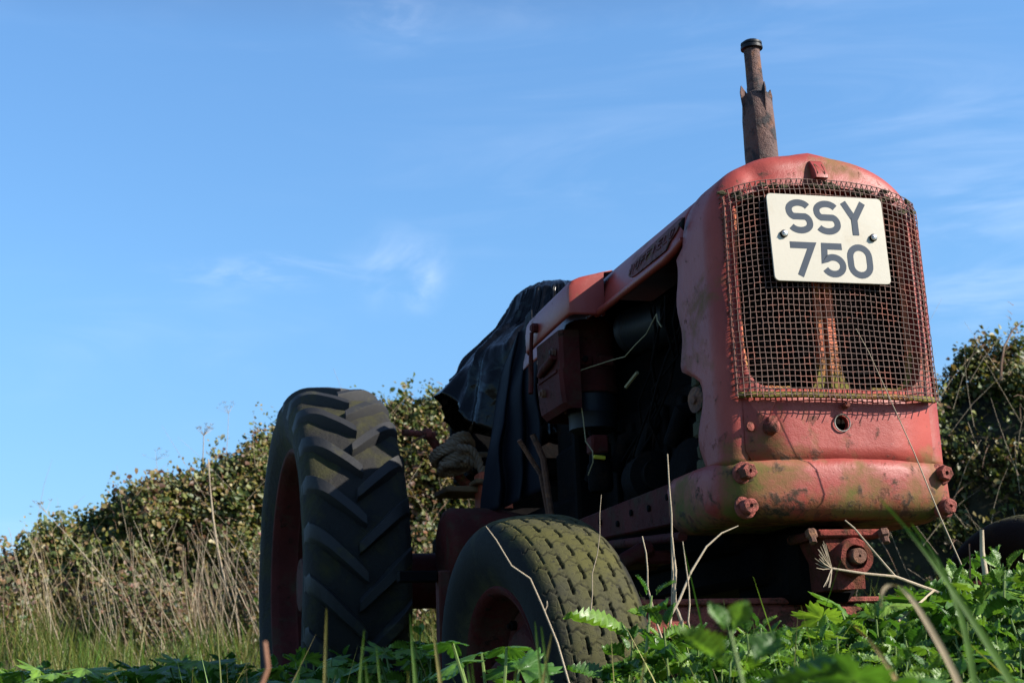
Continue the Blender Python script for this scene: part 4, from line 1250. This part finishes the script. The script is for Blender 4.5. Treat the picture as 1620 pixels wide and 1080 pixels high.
def hedge_leaves(n, xr, seed):
    P_ = np.zeros((n, 3)); Bi = np.zeros((n, 3)); S = np.zeros(n); Cc = np.zeros((n, 3))
    r_ = random.Random(seed)
    i = 0
    while i < n:
        x = r_.uniform(*xr); f = 1.25 * r_.random() ** .8
        c = Vector(bank(x, f)); dens = noise.noise(Vector((x * 2.2, c.y * 2.2, c.z * 2.2)))
        if dens < -.18 and r_.random() < .85: continue
        out = r_.gauss(.0, .055) - (.07 if dens < 0 else 0)
        if r_.random() < .05: out += r_.random() * .14
        if f > .8 and noise.noise(Vector((x * 9, 1, 7))) > .12 and r_.random() < .30: c.z += r_.random() ** 1.5 * .22
        nrm = Vector((0, -math.cos(min(1, f) * 1.35), math.sin(min(1, f) * 1.35) + .15))
        c += nrm * out
        ch = noise.noise(Vector((x * .9, c.z * 1.2, 3)))
        k = r_.random()
        for q in range(3 + r_.randrange(3)):
            if i >= n: break
            P_[i] = c + Vector((r_.gauss(0, .032), r_.gauss(0, .032), r_.gauss(0, .028))); Bi[i] = Vector((.35, -.55, .55)) ; S[i] = r_.uniform(.020, .040) if r_.random() < .7 else r_.uniform(.040, .062)
            h = k + r_.uniform(-.15, .15) + ch * .5
            if h < .34: col = (.055, .080, .018)
            elif h < .62: col = (.105, .115, .025)
            elif h < .84: col = (.17, .135, .040)
            elif h < .95: col = (.19, .12, .055)
            else: col = (.085, .040, .022)
            if r_.random() < .006: col = (.42, .36, .22)
            v = r_.uniform(.6, 1.35)
            Cc[i] = [min(.6, a * v) for a in col]
            i += 1
    return P_, Bi, S, Cc
for nlv, xr, sd_ in ((150000, (-3.4, 3.2), 3), (75000, (3.2, 8.6), 4), (14000, (-9, -3.4), 5), (14000, (8.6, 13), 6)):
    P_, Bi, S, Cc = hedge_leaves(nlv, xr, sd_)
    o = link('foliage', leaf_cloud('foliage', P_ , Bi, S, Cc, M['hedge']), HG, kind='stuff', loc=(-1, -9, 0))
nl = 22000
P_ = np.zeros((nl, 3)); S = np.zeros(nl); Cc = np.zeros((nl, 3)); r_ = random.Random(21); i = 0
while i < nl:
    x = r_.uniform(-4, 1.0); y = y_front(x) - r_.random() ** 1.3 * 1.1; b_ = noise.noise(Vector((x * 2.1, y * 2.1, 6)))
    if b_ < -.02: continue
    z = ground_z(x, y) + r_.uniform(.02, .25 + .9 * b_)
    for q in range(4):
        if i >= nl: break
        P_[i] = (x + r_.gauss(0, .03), y + r_.gauss(0, .03), z + r_.gauss(0, .025)); S[i] = r_.uniform(.02, .05)
        col = r_.choice([(.10, .07, .035), (.15, .11, .05), (.075, .085, .02), (.055, .07, .018), (.17, .115, .06)])
        Cc[i] = [a * r_.uniform(.6, 1.2) for a in col]; i += 1
link('low_foliage', leaf_cloud('low_foliage', P_, np.tile([[.3, -.5, .6]], (nl, 1)), S, Cc, M['hedge']), HG, kind='stuff', loc=(-1, -9, 0))
# canes arching out of it
mb = MB()
for i in range(420):
    x = rnd.uniform(-4, 9); f = rnd.uniform(.1, 1.1); c = Vector(bank(x, f)); d = Vector((rnd.uniform(-.5, .5), -rnd.uniform(0, .35), rnd.uniform(-.3, .55)))
    L_ = rnd.uniform(.25, .8); pts = [c + d * L_ * t + Vector((0, -.02, -.22 * L_ * t * t)) for t in (0, .25, .5, .75, 1)]
    mb.tube(pts, [.0032, .003, .0026, .002, .001], 4, caps=False)
cobj = mb.build('canes', M['cane'], HG, sharp=180); cobj.location = (-1, -9, 0); cobj['kind'] = 'stuff'
# pale dead twigs tangled low on the right part
mb = MB()
for i in range(260):
    x = rnd.uniform(3.2, 8.5) if i % 3 else rnd.uniform(-3, 3); f = rnd.uniform(.05, .8); c = Vector(bank(x, f)) + Vector((0, -.12, 0)); a = rnd.uniform(-.8, .8)
    d = Vector((math.sin(a), rnd.uniform(-.2, .1), math.cos(a) * rnd.choice((1, 1, -.6)))); L_ = rnd.uniform(.3, .9)
    mb.tube([c + d * L_ * t + Vector((.10 * L_ * t * t, 0, -.18 * L_ * t * t)) for t in (0, .33, .66, 1)], [.0018, .0015, .0011, .0007], 4, caps=False)
cobj = mb.build('dead_twigs', M['stalk'], HG, sharp=180); cobj.location = (-1, -9, 0); cobj['kind'] = 'stuff'

# --- blades helper
def blades(name, pos, height, width, lean, heading, cols, mat, curve=.5, nseg=5):
    n = len(pos); k = nseg + 1
    t = np.linspace(0, 1, k)
    dx = np.cos(heading); dy = np.sin(heading)
    out = lean[:, None] * (t[None, :] * (1 - curve) + curve * t[None, :] ** 2.2) * height[:, None]
    up = height[:, None] * (t[None, :] - .18 * (lean[:, None] * t[None, :]) ** 2)
    w = width[:, None] * (1 - t[None, :] ** 1.7) * .5 + width[:, None] * .03
    fa = heading + rs.uniform(-.9, .9, n) + math.pi / 2
    wx = np.cos(fa)[:, None] * w; wy = np.sin(fa)[:, None] * w
    cx_ = pos[:, 0:1] + dx[:, None] * out; cy_ = pos[:, 1:2] + dy[:, None] * out; cz_ = pos[:, 2:3] + up
    A = np.stack([cx_ - wx, cy_ - wy, cz_], -1); B = np.stack([cx_ + wx, cy_ + wy, cz_], -1)
    V = np.stack([A, B], 2).reshape(n, -1, 3)
    f = []
    for i in range(nseg): f.append((2 * i, 2 * i + 1, 2 * i + 3, 2 * i + 2))
    Q = (np.arange(n) * 2 * k)[:, None, None] + np.array(f)[None]
    return fast_mesh(name, V.reshape(-1, 3), Q.reshape(-1, 4), mat, np.repeat(cols, 2 * k, axis=0), smooth=True)

def scatter_grass(name, n, region, hr, wr, pal, lean=(.1, .7), seed=1, keep=None, mat='grass'):
    r = np.random.RandomState(seed); P_ = []
    while len(P_) < n:
        x = r.uniform(region[0], region[1]); y = r.uniform(region[2], region[3])
        if keep and not keep(x, y, r): continue
        if noise.noise(Vector((x * 1.7, y * 1.7, seed))) < -.12 and r.rand() < .8: continue
        # tufts
        m_ = r.randint(3, 9)
        for _ in range(m_):
            xx = x + r.normal(0, .03); yy = y + r.normal(0, .03)
            P_.append((xx, yy, ground_z(xx, yy) - .02))
    P_ = np.array(P_[:n])
    nz = np.array([noise.noise(Vector((p_[0] * 2.3, p_[1] * 2.3, seed + 3))) for p_ in P_])
    H = r.uniform(hr[0], hr[1], n) * (0.65 + .6 * r.rand(n) ** 2) * (1 + 1.1 * nz); W = r.uniform(wr[0], wr[1], n)
    pi_ = r.randint(0, len(pal), n); Cc = np.array(pal)[pi_] * r.uniform(.55, 1.35, (n, 1)) * (1 + .8 * nz[:, None])
    return link(name, blades(name, P_, H, W, r.uniform(lean[0], lean[1], n), r.uniform(0, 2 * np.pi, n), Cc, M[mat]), kind='stuff')
GREEN = [(.065, .125, .018), (.05, .10, .014), (.09, .14, .024), (.115, .13, .035), (.15, .13, .05)]
STRAW = [(.42, .33, .19), (.34, .26, .14), (.48, .40, .26), (.26, .18, .10)]
def clear_cam(x, y, r=None):
    return math.hypot(x + 1.61, y + 2.89) > .55
# bank foot grass (bright tufts) and meadow grass
scatter_grass('bank_grass', 24000, (-5, 3, 5.6, 8.3), (.16, .36), (.004, .008), GREEN + [(.18, .17, .05)], (.1, .6), 2)
scatter_grass('bank_grass', 9000, (2.5, 8, 2.5, 7.0), (.2, .42), (.004, .008), GREEN, (.1, .6), 3)
scatter_grass('dead_grass', 2200, (-2.6, .6, 7.6, 8.7), (.2, .5), (.003, .006), STRAW, (.1, .9), 4, mat='dry')
scatter_grass('meadow_grass', 16000, (-4.5, 1.8, 1.2, 5.8), (.18, .34), (.004, .008), GREEN, (.1, .6), 5)
scatter_grass('meadow_grass', 8000, (-2.2, 1.6, -1.5, 1.5), (.15, .26), (.004, .007), GREEN + [(.20, .18, .06)], (.1, .6), 6, keep=lambda x, y, r: clear_cam(x, y) and not (abs(x + .6) < .16 and 0 < y < .8))

# --- upright dead stalks in front of the bank, each its own plant
def stalk_object(name, base, top, r0, umbel=0, label=None, group=None, cat='dead stalk', bend=.05, mat='stalk', seed=0):
    r_ = random.Random(seed); base = Vector(base); top = Vector(top); d = top - base
    sd = Vector((r_.uniform(-1, 1), r_.uniform(-1, 1), 0)) * bend * d.length
    pts = [base + d * t + sd * math.sin(t * math.pi) + Vector((r_.uniform(-1, 1), r_.uniform(-1, 1), 0)) * .004 for t in np.linspace(0, 1, 7)]
    mb = MB(); mb.tube([p_ - base for p_ in pts], [r0 * (1 - .55 * i / 6) for i in range(7)], 6)
    if umbel:
        tip = pts[-1] - base
        for k in range(umbel):
            a = r_.uniform(0, 2 * math.pi); e = r_.uniform(.3, 1.2)
            dd = Vector((math.cos(a) * math.cos(e), math.sin(a) * math.cos(e), math.sin(e))) * r_.uniform(.06, .11)
            mb.tube([tip, tip + dd * .6, tip + dd], [r0 * .35, r0 * .25, r0 * .15], 4)
            for q in range(5):
                b2 = r_.uniform(0, 6.28); mb.tube([tip + dd, tip + dd + Vector((math.cos(b2) * .015, math.sin(b2) * .015, .015))], [r0 * .15, r0 * .3], 3)
    return mb.build(name, M[mat], None, sharp=80, off=(0, 0, 0), label=label, cat=cat, group=group, loc=base)
for i in range(240):
    x = rnd.gauss(-.75, .55) if i < 200 else rnd.uniform(-2.8, .4); x = max(-3.8, min(.6, x)); y = rnd.uniform(6.9, 8.0); g = ground_z(x, y)
    h = rnd.uniform(.30, .88); ln = rnd.gauss(-.28, .22)
    stalk_object('dead_stalk', (x, y, g - .02), (x + ln * h, y + rnd.uniform(-.15, .15), g + h), rnd.uniform(.0014, .0038), 0, ('tall ' if h > .75 else 'short ' if h < .5 else '') + 'straw coloured dead stalk ' + ('leaning left' if ln < -.35 else 'leaning right' if ln > 0 else 'nearly upright') + (' at the left edge' if x < -1.6 else ' in the left of the clump' if x < -1 else ' in the middle of the clump' if x < -.5 else ' beside the rear tyre'), 'straw coloured dead stalks before the bank', seed=i, bend=.10, mat='stalk' if i % 3 else 'brown_stalk')
stalk_object('tall_hogweed_stalk', (-.42, 8.0, ground_z(-.42, 8)), (-.66, 8.0, 2.05), .010, 0, 'tall pale stalk standing out above the straw clump', seed=91)
stalk_object('umbel_stalk', (-.62, 9.1, 1.65), (-.60, 9.1, 2.42), .007, 10, 'pale dead umbel stalk rising above the bramble crest into the sky', seed=92)
stalk_object('umbel_stalk', (-.95, 9.1, 1.6), (-.97, 9.1, 2.22), .003, 9, 'small faint umbel head just above the bramble crest', seed=93)
stalk_object('umbel_stalk', (-.45, 9.2, 1.7), (-.40, 9.2, 2.62), .003, 10, 'thin umbel head highest against the sky beside the tall one', seed=94)
stalk_object('fallen_stalk', (-1.0, 7.3, ground_z(-1., 7.3)), (-1.75, 7.5, 1.60), .0045, 6, 'long forked dead stalk leaning left across the bank', seed=95)
# cane against the sky at the far right
mb = MB(); mb.tube([(0, 0, 0), (.02, 0, .12), (.06, 0, .25), (.14, 0, .37), (.24, .0, .45)], [.010, .009, .008, .006, .004], 6)
for k in range(14):
    t = rnd.uniform(.1, .8); mb.tube([(.24 * t, 0, .75 * t), (.24 * t + rnd.uniform(-.05, .05), 0, .75 * t + .03)], [.003, .001], 3)
mb.build('bramble_cane', M['cane'], None, label='dark thorny cane arching into the sky at the far right', cat='bramble cane', loc=(4.85, 6.4, 2.42))

# --- leafy weeds
def nettle_leaf(name, L=.075, W=.046, seed=0, teeth=9):
    r_ = random.Random(seed); V = []; F = []; C = []
    n = 2 * teeth
    base = (.078, .175, .026)
    for i in range(n + 1):
        t = i / n
        w = W * .5 * (math.sin(math.pi * min(1, t * 1.02 + .04)) ** .75) * (1.25 - .75 * t)
        if i % 2 == 1: w *= 1.10
        else: w *= .90
        if i == n: w = 0
        tx = t + (.5 / n if i % 2 else 0)
        droop = -.22 * L * t * t
        vein = .0018 * math.sin(i * math.pi)
        for k, u in enumerate((-1, -.55, -.1, 0, .1, .55, 1)):
            z = droop + abs(u) * W * .12 - (.0 if u else .0015) + (.0034 if (i % 2 and abs(u) > .3) else -.0016) * (1 if abs(u) > .05 else 0)
            V.append((t * L + abs(u) * .010 * (1 - t), u * w, z + .002 * r_.uniform(-1, 1)))
            lv = 1.35 if k == 3 else (1.08 if i % 2 else .72)
            C.append([c_ * lv for c_ in base])
    for i in range(n):
        for k in range(6): F.append((i * 7 + k, i * 7 + k + 1, (i + 1) * 7 + k + 1, (i + 1) * 7 + k))
    return fast_mesh(name, V, F, M['leaf'], np.array(C), smooth=True)
def lobed_leaf(name, L=.09, seed=0, lobes=5):
    r_ = random.Random(seed); V = [(0, 0, 0)]; C = [(.13, .24, .05)]; F = []
    n = 90; base = (.092, .195, .028)
    for ring, fr_ in enumerate((.33, .66, 1.0)):
        for i in range(n + 1):
            a = -2.35 + 4.7 * i / n
            lob = abs(math.cos(a * lobes / 4.7 * math.pi)) ** .8
            rr_ = L * (.50 + .50 * lob) * (1 - .22 * (abs(a) / 2.35) ** 2)
            if fr_ == 1.0: rr_ *= 1 + .09 * (1 if i % 4 < 2 else -1) * (1 if i % 4 in (1, 2) else .4)
            rr_ *= fr_ if fr_ < 1 else 1
            z = -.10 * L * fr_ ** 2 * 1.5 + .09 * L * fr_ * (1 - 2 * lob) * .7 + .03 * L * math.sin(a * 5 + seed)
            V.append((rr_ * math.cos(a), rr_ * math.sin(a), z)); lv = 1.2 if lob > .93 else (.85 + .2 * r_.random())
            C.append([c_ * lv for c_ in base])
    m_ = n + 1; T_ = []
    for i in range(n): T_.append((0, 1 + i, 2 + i))
    for ring in range(2):
        o_ = 1 + ring * m_
        for i in range(n): T_ += [(o_ + i, o_ + m_ + i, o_ + m_ + i + 1), (o_ + i, o_ + m_ + i + 1, o_ + i + 1)]
    return fast_mesh(name, V, T_, M['leaf'], np.array(C), smooth=True)
NLV = [nettle_leaf('leaf', .064, .044, 1), nettle_leaf('leaf', .074, .046, 2, 10), nettle_leaf('leaf', .054, .042, 3, 8)]
LLV = [lobed_leaf('leaf', .046, 1), lobed_leaf('leaf', .056, 2), lobed_leaf('leaf', .042, 3, 3)]
m, ns, ls, p = new_mat('green_stem'); p.inputs['Base Color'].default_value = (.12, .18, .04, 1); p.inputs['Roughness'].default_value = .6; M['stem'] = m

def place_leaf(plant, me, at, heading, pitch, scale, roll=0.):
    l = link('leaf', me, plant)
    l.location = at
    l.rotation_euler = (Matrix.Rotation(heading, 3, 'Z') @ Matrix.Rotation(-pitch, 3, 'Y') @ Matrix.Rotation(roll, 3, 'X')).to_euler()
    l.scale = (scale,) * 3
    return l
def nettle(h, seed, name='nettle_plant'):
    r_ = random.Random(seed); p_ = empty(name, (0, 0, 0))
    mb = MB(); lx, ly = r_.uniform(-.1, .1), r_.uniform(-.1, .1)
    pos = lambda t: Vector((lx * h * t * t, ly * h * t * t, h * t))
    mb.tube([pos(t) for t in (0, .25, .5, .75, 1)], [.0035, .0033, .003, .0025, .0015], 6); mb.build('stem', M['stem'], p_)
    lev = 8
    for i in range(lev):
        t = 1 - .085 * i - .02 * (i > 2)
        a0 = (i % 2) * math.pi / 2 + r_.uniform(-.3, .3) + seed
        for q in (0, 1):
            s_ = (.5, .85, 1.1, 1.25, 1.25, 1.2, 1.1, 1.0)[i] * r_.uniform(.85, 1.15)
            pit = (1.0, .6, .3, .1, -.1, -.3, -.4, -.5)[i] + r_.uniform(-.3, .3)
            a = a0 + q * math.pi; off = Vector((math.cos(a), math.sin(a), .2)) * (.006 + .010 * min(i, 2))
            place_leaf(p_, NLV[r_.randrange(3)], pos(t) + off, a, pit, s_, r_.uniform(-.6, .6))
    return p_
def lobed(h, seed, name='hogweed_plant'):
    r_ = random.Random(seed); p_ = empty(name, (0, 0, 0)); mb = MB()
    for k in range(12):
        a = seed + k * 2.4 + r_.uniform(-.4, .4); hh = h * r_.uniform(.50, 1.0); sp = h * r_.uniform(.08, .30)
        tip = Vector((math.cos(a) * sp, math.sin(a) * sp, hh))
        mb.tube([(0, 0, 0), (tip.x * .3, tip.y * .3, hh * .6), tip], [.003, .0025, .002], 5)
        place_leaf(p_, LLV[r_.randrange(3)], tip, a, r_.uniform(-.55, .7), r_.uniform(.8, 1.25), r_.uniform(-.4, .4))
    mb.build('stem', M['stem'], p_)
    return p_
def copy_plant(src, loc, rz, sc_, **k):
    o = src.copy(); COL.objects.link(o); o.location = loc; o.rotation_euler = (0, 0, rz); o.scale = (sc_,) * 3
    for c_ in src.children:
        d = c_.copy(); COL.objects.link(d); d.parent = o
    for q in ('label', 'group', 'category'):
        if q in o: del o[q]
    tag(o, **k)
    return o
protoN = [nettle(.36, s) for s in range(5)]; protoL = [lobed(.33, s) for s in range(4)]
used = {}
def plant(kind, x, y, ztop, rz=None, label=None, group=None):
    src = rnd.choice(protoN if kind == 'n' else protoL)
    H = .36 if kind == 'n' else .33
    g = ground_z(x, y) - .01
    s_ = max(.5, (ztop - g) / H)
    rz = rnd.uniform(0, 6.28) if rz is None else rz
    if src.name not in used:
        used[src.name] = 1; src.location = (x, y, g); src.rotation_euler = (0, 0, rz); src.scale = (s_,) * 3
        tag(src, label, 'weed', group); return src
    return copy_plant(src, (x, y, g), rz, s_, label=label, cat='weed', group=group)
def free(x, y):
    if abs(x + .6) < .2 and -.05 < y < .85: return False
    if abs(x) < .13 and y > -.08: return False
    return clear_cam(x, y)
GN = ('leafy green nettle in the mass of weeds before the tractor', 'nettles before the tractor'); GL_ = ('lobed leafy weed in the mass of weeds before the tractor', 'lobed weeds before the tractor')
# right-hand mass in front of the tractor
cnt = 0
for gx in np.arange(-.62, 1.25, .098):
    for gy in np.arange(-1.25, .12, .105):
        x = gx + rnd.uniform(-.05, .05); y = gy + rnd.uniform(-.05, .05)
        if not free(x, y): continue
        if x < -.95 + (-y) * .15: continue
        top = .350 + .115 * sstep(-.36, .10, x) + .06 * sstep(.0, 1., x) - .10 * sstep(-.3, -1.3, y) + rnd.uniform(-.035, .03)
        kd = 'n' if rnd.random() < .62 else 'l'
        side = 'beside the front tyre' if x < -.38 else 'under the left bolts of the bolster' if x < -.12 else 'under the pivot bracket' if x < .14 else 'under the right bolts of the bolster' if x < .45 else 'at the right edge'
        deep = 'close to the axle' if y > -.30 else 'in the middle row' if y > -.75 else 'nearest the lens'
        what = ('leafy nettle', 'nettles before the tractor') if kd == 'n' else ('lobed leafy weed', 'lobed weeds before the tractor')
        deep = deep.replace('in the middle row', 'middle row').replace('close to the axle', 'near the axle') + (', higher' if top > .45 else '')
        plant(kd, x, y, top, None, ('tall ' if top > .53 else 'low ' if top < .40 else '') + what[0] + ' ' + side + ', ' + deep, what[1]); cnt += 1
# lower plants in front of the front tyre and left in the tractor's shade
for i in range(7):
    x = rnd.uniform(-1.0, -.66); y = rnd.uniform(-1.0, -.25)
    kd = 'n' if rnd.random() < .5 else 'l'
    plant(kd, x, y, rnd.uniform(.26, .29), None, 'low leafy weed growing before the front tyre', 'low weeds by the front tyre')
plant('l', -.98, -.62, .355, .4, 'bright lobed weed standing alone before the front wheel rim')
plant('n', -.68, -.42, .430, 2.2, 'light green nettle with crinkled top leaves against the front tyre tread')
for i in range(90):
    x = rnd.uniform(-2.7, -.98); y = rnd.uniform(1.5, 3.9)
    kd = 'n' if rnd.random() < .5 else 'l'
    dd_ = math.hypot(x + 1.61, y + 2.89); plant(kd, x, y, .252 + (.018 + .015 * sstep(-2.4, -1.7, x)) * dd_ + rnd.uniform(-.05, .03), None, ('shaded nettle ' if kd == 'n' else 'shaded lobed weed ') + ('close to the rear tyre' if x > -1.4 else 'in the middle of the shade left of the tractor' if x > -2.1 else 'towards the left edge') + (', far row' if y > 2.6 else ', near row' if y < 1.5 else ''), 'shaded weeds beside the rear wheel')

for i in range(26):
    x = rnd.uniform(-1.0, -.35); y = rnd.uniform(1.0, 1.75)
    plant('n' if i % 2 else 'l', x, y, rnd.uniform(.33, .45), None, 'shaded weed in the gap between the front and rear wheel' + (', tall' if i % 3 == 0 else ''), 'shaded weeds between the wheels')
# --- single stalks, blades and stakes in the foreground
S = lambda b, t, r, lb, u=0, bend=.03, nm='dry_stalk', mt='stalk', sd=0, ct='dead stalk': stalk_object(nm, b, t, r, u, lb, None, ct, bend, mt, sd)
S((-.598, -.35, .36), (-.620, -.35, .540), .0022, 'short white dry stalk leaning away beside the front tyre', sd=1)
S((-.579, -.35, .36), (-.563, -.35, .690), .0024, 'tallest white dry stalk standing before the dark engine', sd=2, bend=.03)
S((-.555, -.35, .36), (-.566, -.35, .538), .0040, 'thick split grey stalk in the group by the front tyre', sd=3)
S((-.543, -.36, .36), (-.544, -.36, .529), .0018, 'thin straight white stalk right of the thick split one', sd=4)
S((-.64, -.10, .42), (-.605, -.10, .65), .0012, 'fine curved grey stem with a side twig before the chassis rail', sd=5)
mb = MB(); q0 = Vector((-.592, -.37, .385)); mb.tube([Vector(q) - q0 for q in ((-.592, -.37, .385), (-.565, -.37, .425), (-.535, -.36, .475), (-.50, -.355, .520), (-.466, -.35, .545), (-.432, -.35, .558))], [.0024, .0023, .002, .0018, .0014, .0008], 6)
mb.build('dry_stalk', M['stalk'], None, label='long pale stalk arching to the right across the others', cat='dead stalk', loc=q0)
# dead umbel lying on the weeds
mb = MB(); q0 = Vector((-.025, -.35, .430))
j1 = Vector((-.255, -.36, .478)); j2 = Vector((-.122, -.355, .462))
mb.tube([v - q0 for v in (q0, Vector((-.07, -.35, .445)), j2, Vector((-.19, -.36, .468)), j1)], [.0032, .003, .0027, .0024, .002], 7)
mb.tube([v - q0 for v in (j2, Vector((-.165, -.36, .508)), Vector((-.205, -.365, .552)), Vector((-.222, -.365, .566)))], [.002, .0018, .0016, .0012], 6)
mb.tube([v - q0 for v in (Vector((-.04, -.35, .436)), Vector((-.11, -.40, .405)), Vector((-.18, -.45, .375)))], [.0024, .0022, .002], 6)
for k in range(22):
    a = rnd.uniform(.3, 4.6); e = rnd.uniform(-.7, .7); dd = Vector((-abs(math.cos(a)) * rnd.uniform(.4, 1), math.sin(e) * .6, math.sin(a))) * rnd.uniform(.03, .055)
    mb.tube([j1 - q0, j1 - q0 + dd * .6, j1 - q0 + dd + Vector((0, 0, .004))], [.0012, .001, .0005], 4)
mb.build('fallen_umbel', M['stalk'], None, label='forked dead umbel lying on the weeds under the pivot bracket', cat='dead stalk', loc=q0)
# thin grass stem across the grille
mb = MB(); q0 = Vector((.16, -.14, .50)); mb.tube([Vector(q) - q0 for q in ((.16, -.14, .50), (.135, -.12, .60), (.10, -.10, .74), (.06, -.09, .86), (.02, -.09, .96), (-.005, -.09, 1.01))], [.0016, .0015, .0013, .001, .0008, .0005], 5)
mb.build('dry_grass_stalk', M['stalk'], None, label='thin dry grass stem crossing the mesh guard and bolster', cat='dead stalk', loc=q0)
mb = MB(); q0 = Vector((-.90, -.75, .27)); mb.tube([Vector(q) - q0 for q in ((-.90, -.75, .27), (-.915, -.74, .34), (-.935, -.73, .40), (-.95, -.73, .435), (-.975, -.72, .455), (-.995, -.71, .495), (-1.01, -.71, .515))], [.0016, .0015, .0014, .0013, .0011, .0009, .0006], 5)
mb.tube([Vector(q) - q0 for q in ((-.93, -.73, .385), (-.925, -.73, .395), (-.925, -.73, .402))], .0009, 4)
mb.build('dry_stalk', M['stalk'], None, label='kinked dry stalk leaning left before the gap between the wheels', cat='dead stalk', loc=q0)
S((.100, -.30, .30), (.112, -.30, .555), .0095, 'cut off woody stem standing in the weeds at right', nm='woody_stump', mt='stalk', bend=0, sd=8)
S((.085, -.28, .30), (.088, -.28, .53), .0030, 'thin brown stem beside the cut off one', nm='brown_twig', mt='redstem', bend=.0, sd=9)
S((-1.487, -1.9, .20), (-1.489, -1.9, .298), .0026, 'blunt reddish brown stem at the lower left', nm='brown_twig', mt='redstem', bend=0, sd=10)
for i, (x, z, y) in enumerate(((-.99, .62, -.42), (-.97, .58, -.35))):
    pass
def blade_obj(name, pts, w, col, label, cat='grass blade'):
    q0 = Vector(pts[0]); n = len(pts); V = []; 
    for i, p_ in enumerate(pts):
        p_ = Vector(p_) - q0; t = i / (n - 1); ww = w * (1 - t ** 2.5) * .5 + .0003
        V += [p_ + Vector((-ww, 0, ww * .3)), p_ + Vector((0, .0012, -.0004)), p_ + Vector((ww, 0, -ww * .2))]
    F = []
    for i in range(n - 1):
        for k in range(2): F.append((3 * i + k, 3 * i + k + 1, 3 * i + k + 4, 3 * i + k + 3))
    return link(name, fast_mesh(name, V, F, M['grass'], np.array([col] * len(V)), smooth=True), None, label, cat, loc=q0)
def curve_pts(ctrl, n=16):
    A = np.array(ctrl, float); t = np.linspace(0, 1, len(A)); tt = np.linspace(0, 1, n)
    P_ = np.stack([np.interp(tt, t, A[:, k]) for k in range(3)], -1)
    for _ in range(3): P_[1:-1] = (P_[:-2] + 2 * P_[1:-1] + P_[2:]) / 4
    return [tuple(p_) for p_ in P_]
blade_obj('grass_shoot', curve_pts([(-.925, -1.9, .22), (-.94, -1.9, .256), (-.967, -1.9, .302), (-1.00, -1.9, .352), (-1.035, -1.9, .392)]), .009, (.07, .14, .02), 'large blurred green blade crossing the weeds at right')
blade_obj('grass_shoot', curve_pts([(-.905, -1.8, .22), (-.910, -1.8, .30), (-.925, -1.8, .35), (-.950, -1.8, .385)]), .006, (.07, .14, .02), 'narrower blurred blade right of the large one')
blade_obj('dead_grass_shoot', curve_pts([(-.975, -1.9, .22), (-.983, -1.9, .257), (-1.004, -1.9, .298), (-1.018, -1.9, .322), (-1.030, -1.9, .330), (-1.040, -1.9, .326), (-1.042, -1.9, .312)], 22), .0062, (.38, .29, .20), 'dead tan blade hooked over at its tip')
blade_obj('dead_grass_shoot', curve_pts([(-1.02, -1.9, .22), (-1.035, -1.9, .262), (-1.05, -1.9, .285), (-1.065, -1.9, .300)]), .005, (.34, .22, .10), 'short tan blade below the hooked one')
k = 0
for (px_, zt, y_) in ((-1.36, .325, -1.5), (-1.33, .300, -1.5), (-1.27, .345, -1.4), (-1.24, .35, -1.4), (-1.20, .318, -1.5), (-1.18, .300, -1.3), (-1.16, .325, -1.5), (-1.14, .335, -1.4), (-1.22, .29, -1.5), (-1.30, .315, -1.4), (-1.385, .345, -1.5), (-1.43, .30, -1.5), (-1.10, .30, -1.5), (-1.26, .29, -1.6), (-1.32, .285, -1.6), (-1.48, .29, -1.5), (-1.06, .29, -1.4)):
    ln = rnd.uniform(-.02, .035)
    blade_obj('grass_shoot', curve_pts([(px_, y_, .05), (px_ + ln * .3, y_, (zt + .05) / 2 + .03), (px_ + ln, y_, zt)]), rnd.uniform(.004, .007), rnd.choice([(.08, .15, .025), (.10, .17, .03), (.22, .19, .06)]), 'blurred upright grass blade ' + ('before the rear tyre' if px_ < -1.3 else 'before the front wheel rim' if px_ < -1.17 else 'before the front tyre tread') + (', tall' if zt > .32 else ', short' if zt < .30 else ''))['group'] = 'blurred grass blades at the bottom edge'
# big blurred leaves right at the lens
for i, (me, at, hd, pt, sc_, lb) in enumerate(((NLV[1], (-1.165, -1.9, .262), 2.6, 1.2, .50, 0), (NLV[0], (-1.150, -1.92, .262), 1.7, 1.3, .5, 0), (NLV[1], (-1.135, -1.9, .262), .6, 1.0, .5, 0), (NLV[2], (-1.10, -1.9, .262), .3, .7, .5, 0))):
    pass
fp = copy_plant(protoN[1], (-1.155, -1.95, .015), .6, .78, label='blurred leafy shoot nearest to the lens at the bottom edge', cat='weed')
fp2 = copy_plant(protoL[1], (-1.085, -1.95, .03), 2.0, .72, label='blurred bright lobed leaf plant beside the nearest shoot', cat='weed')
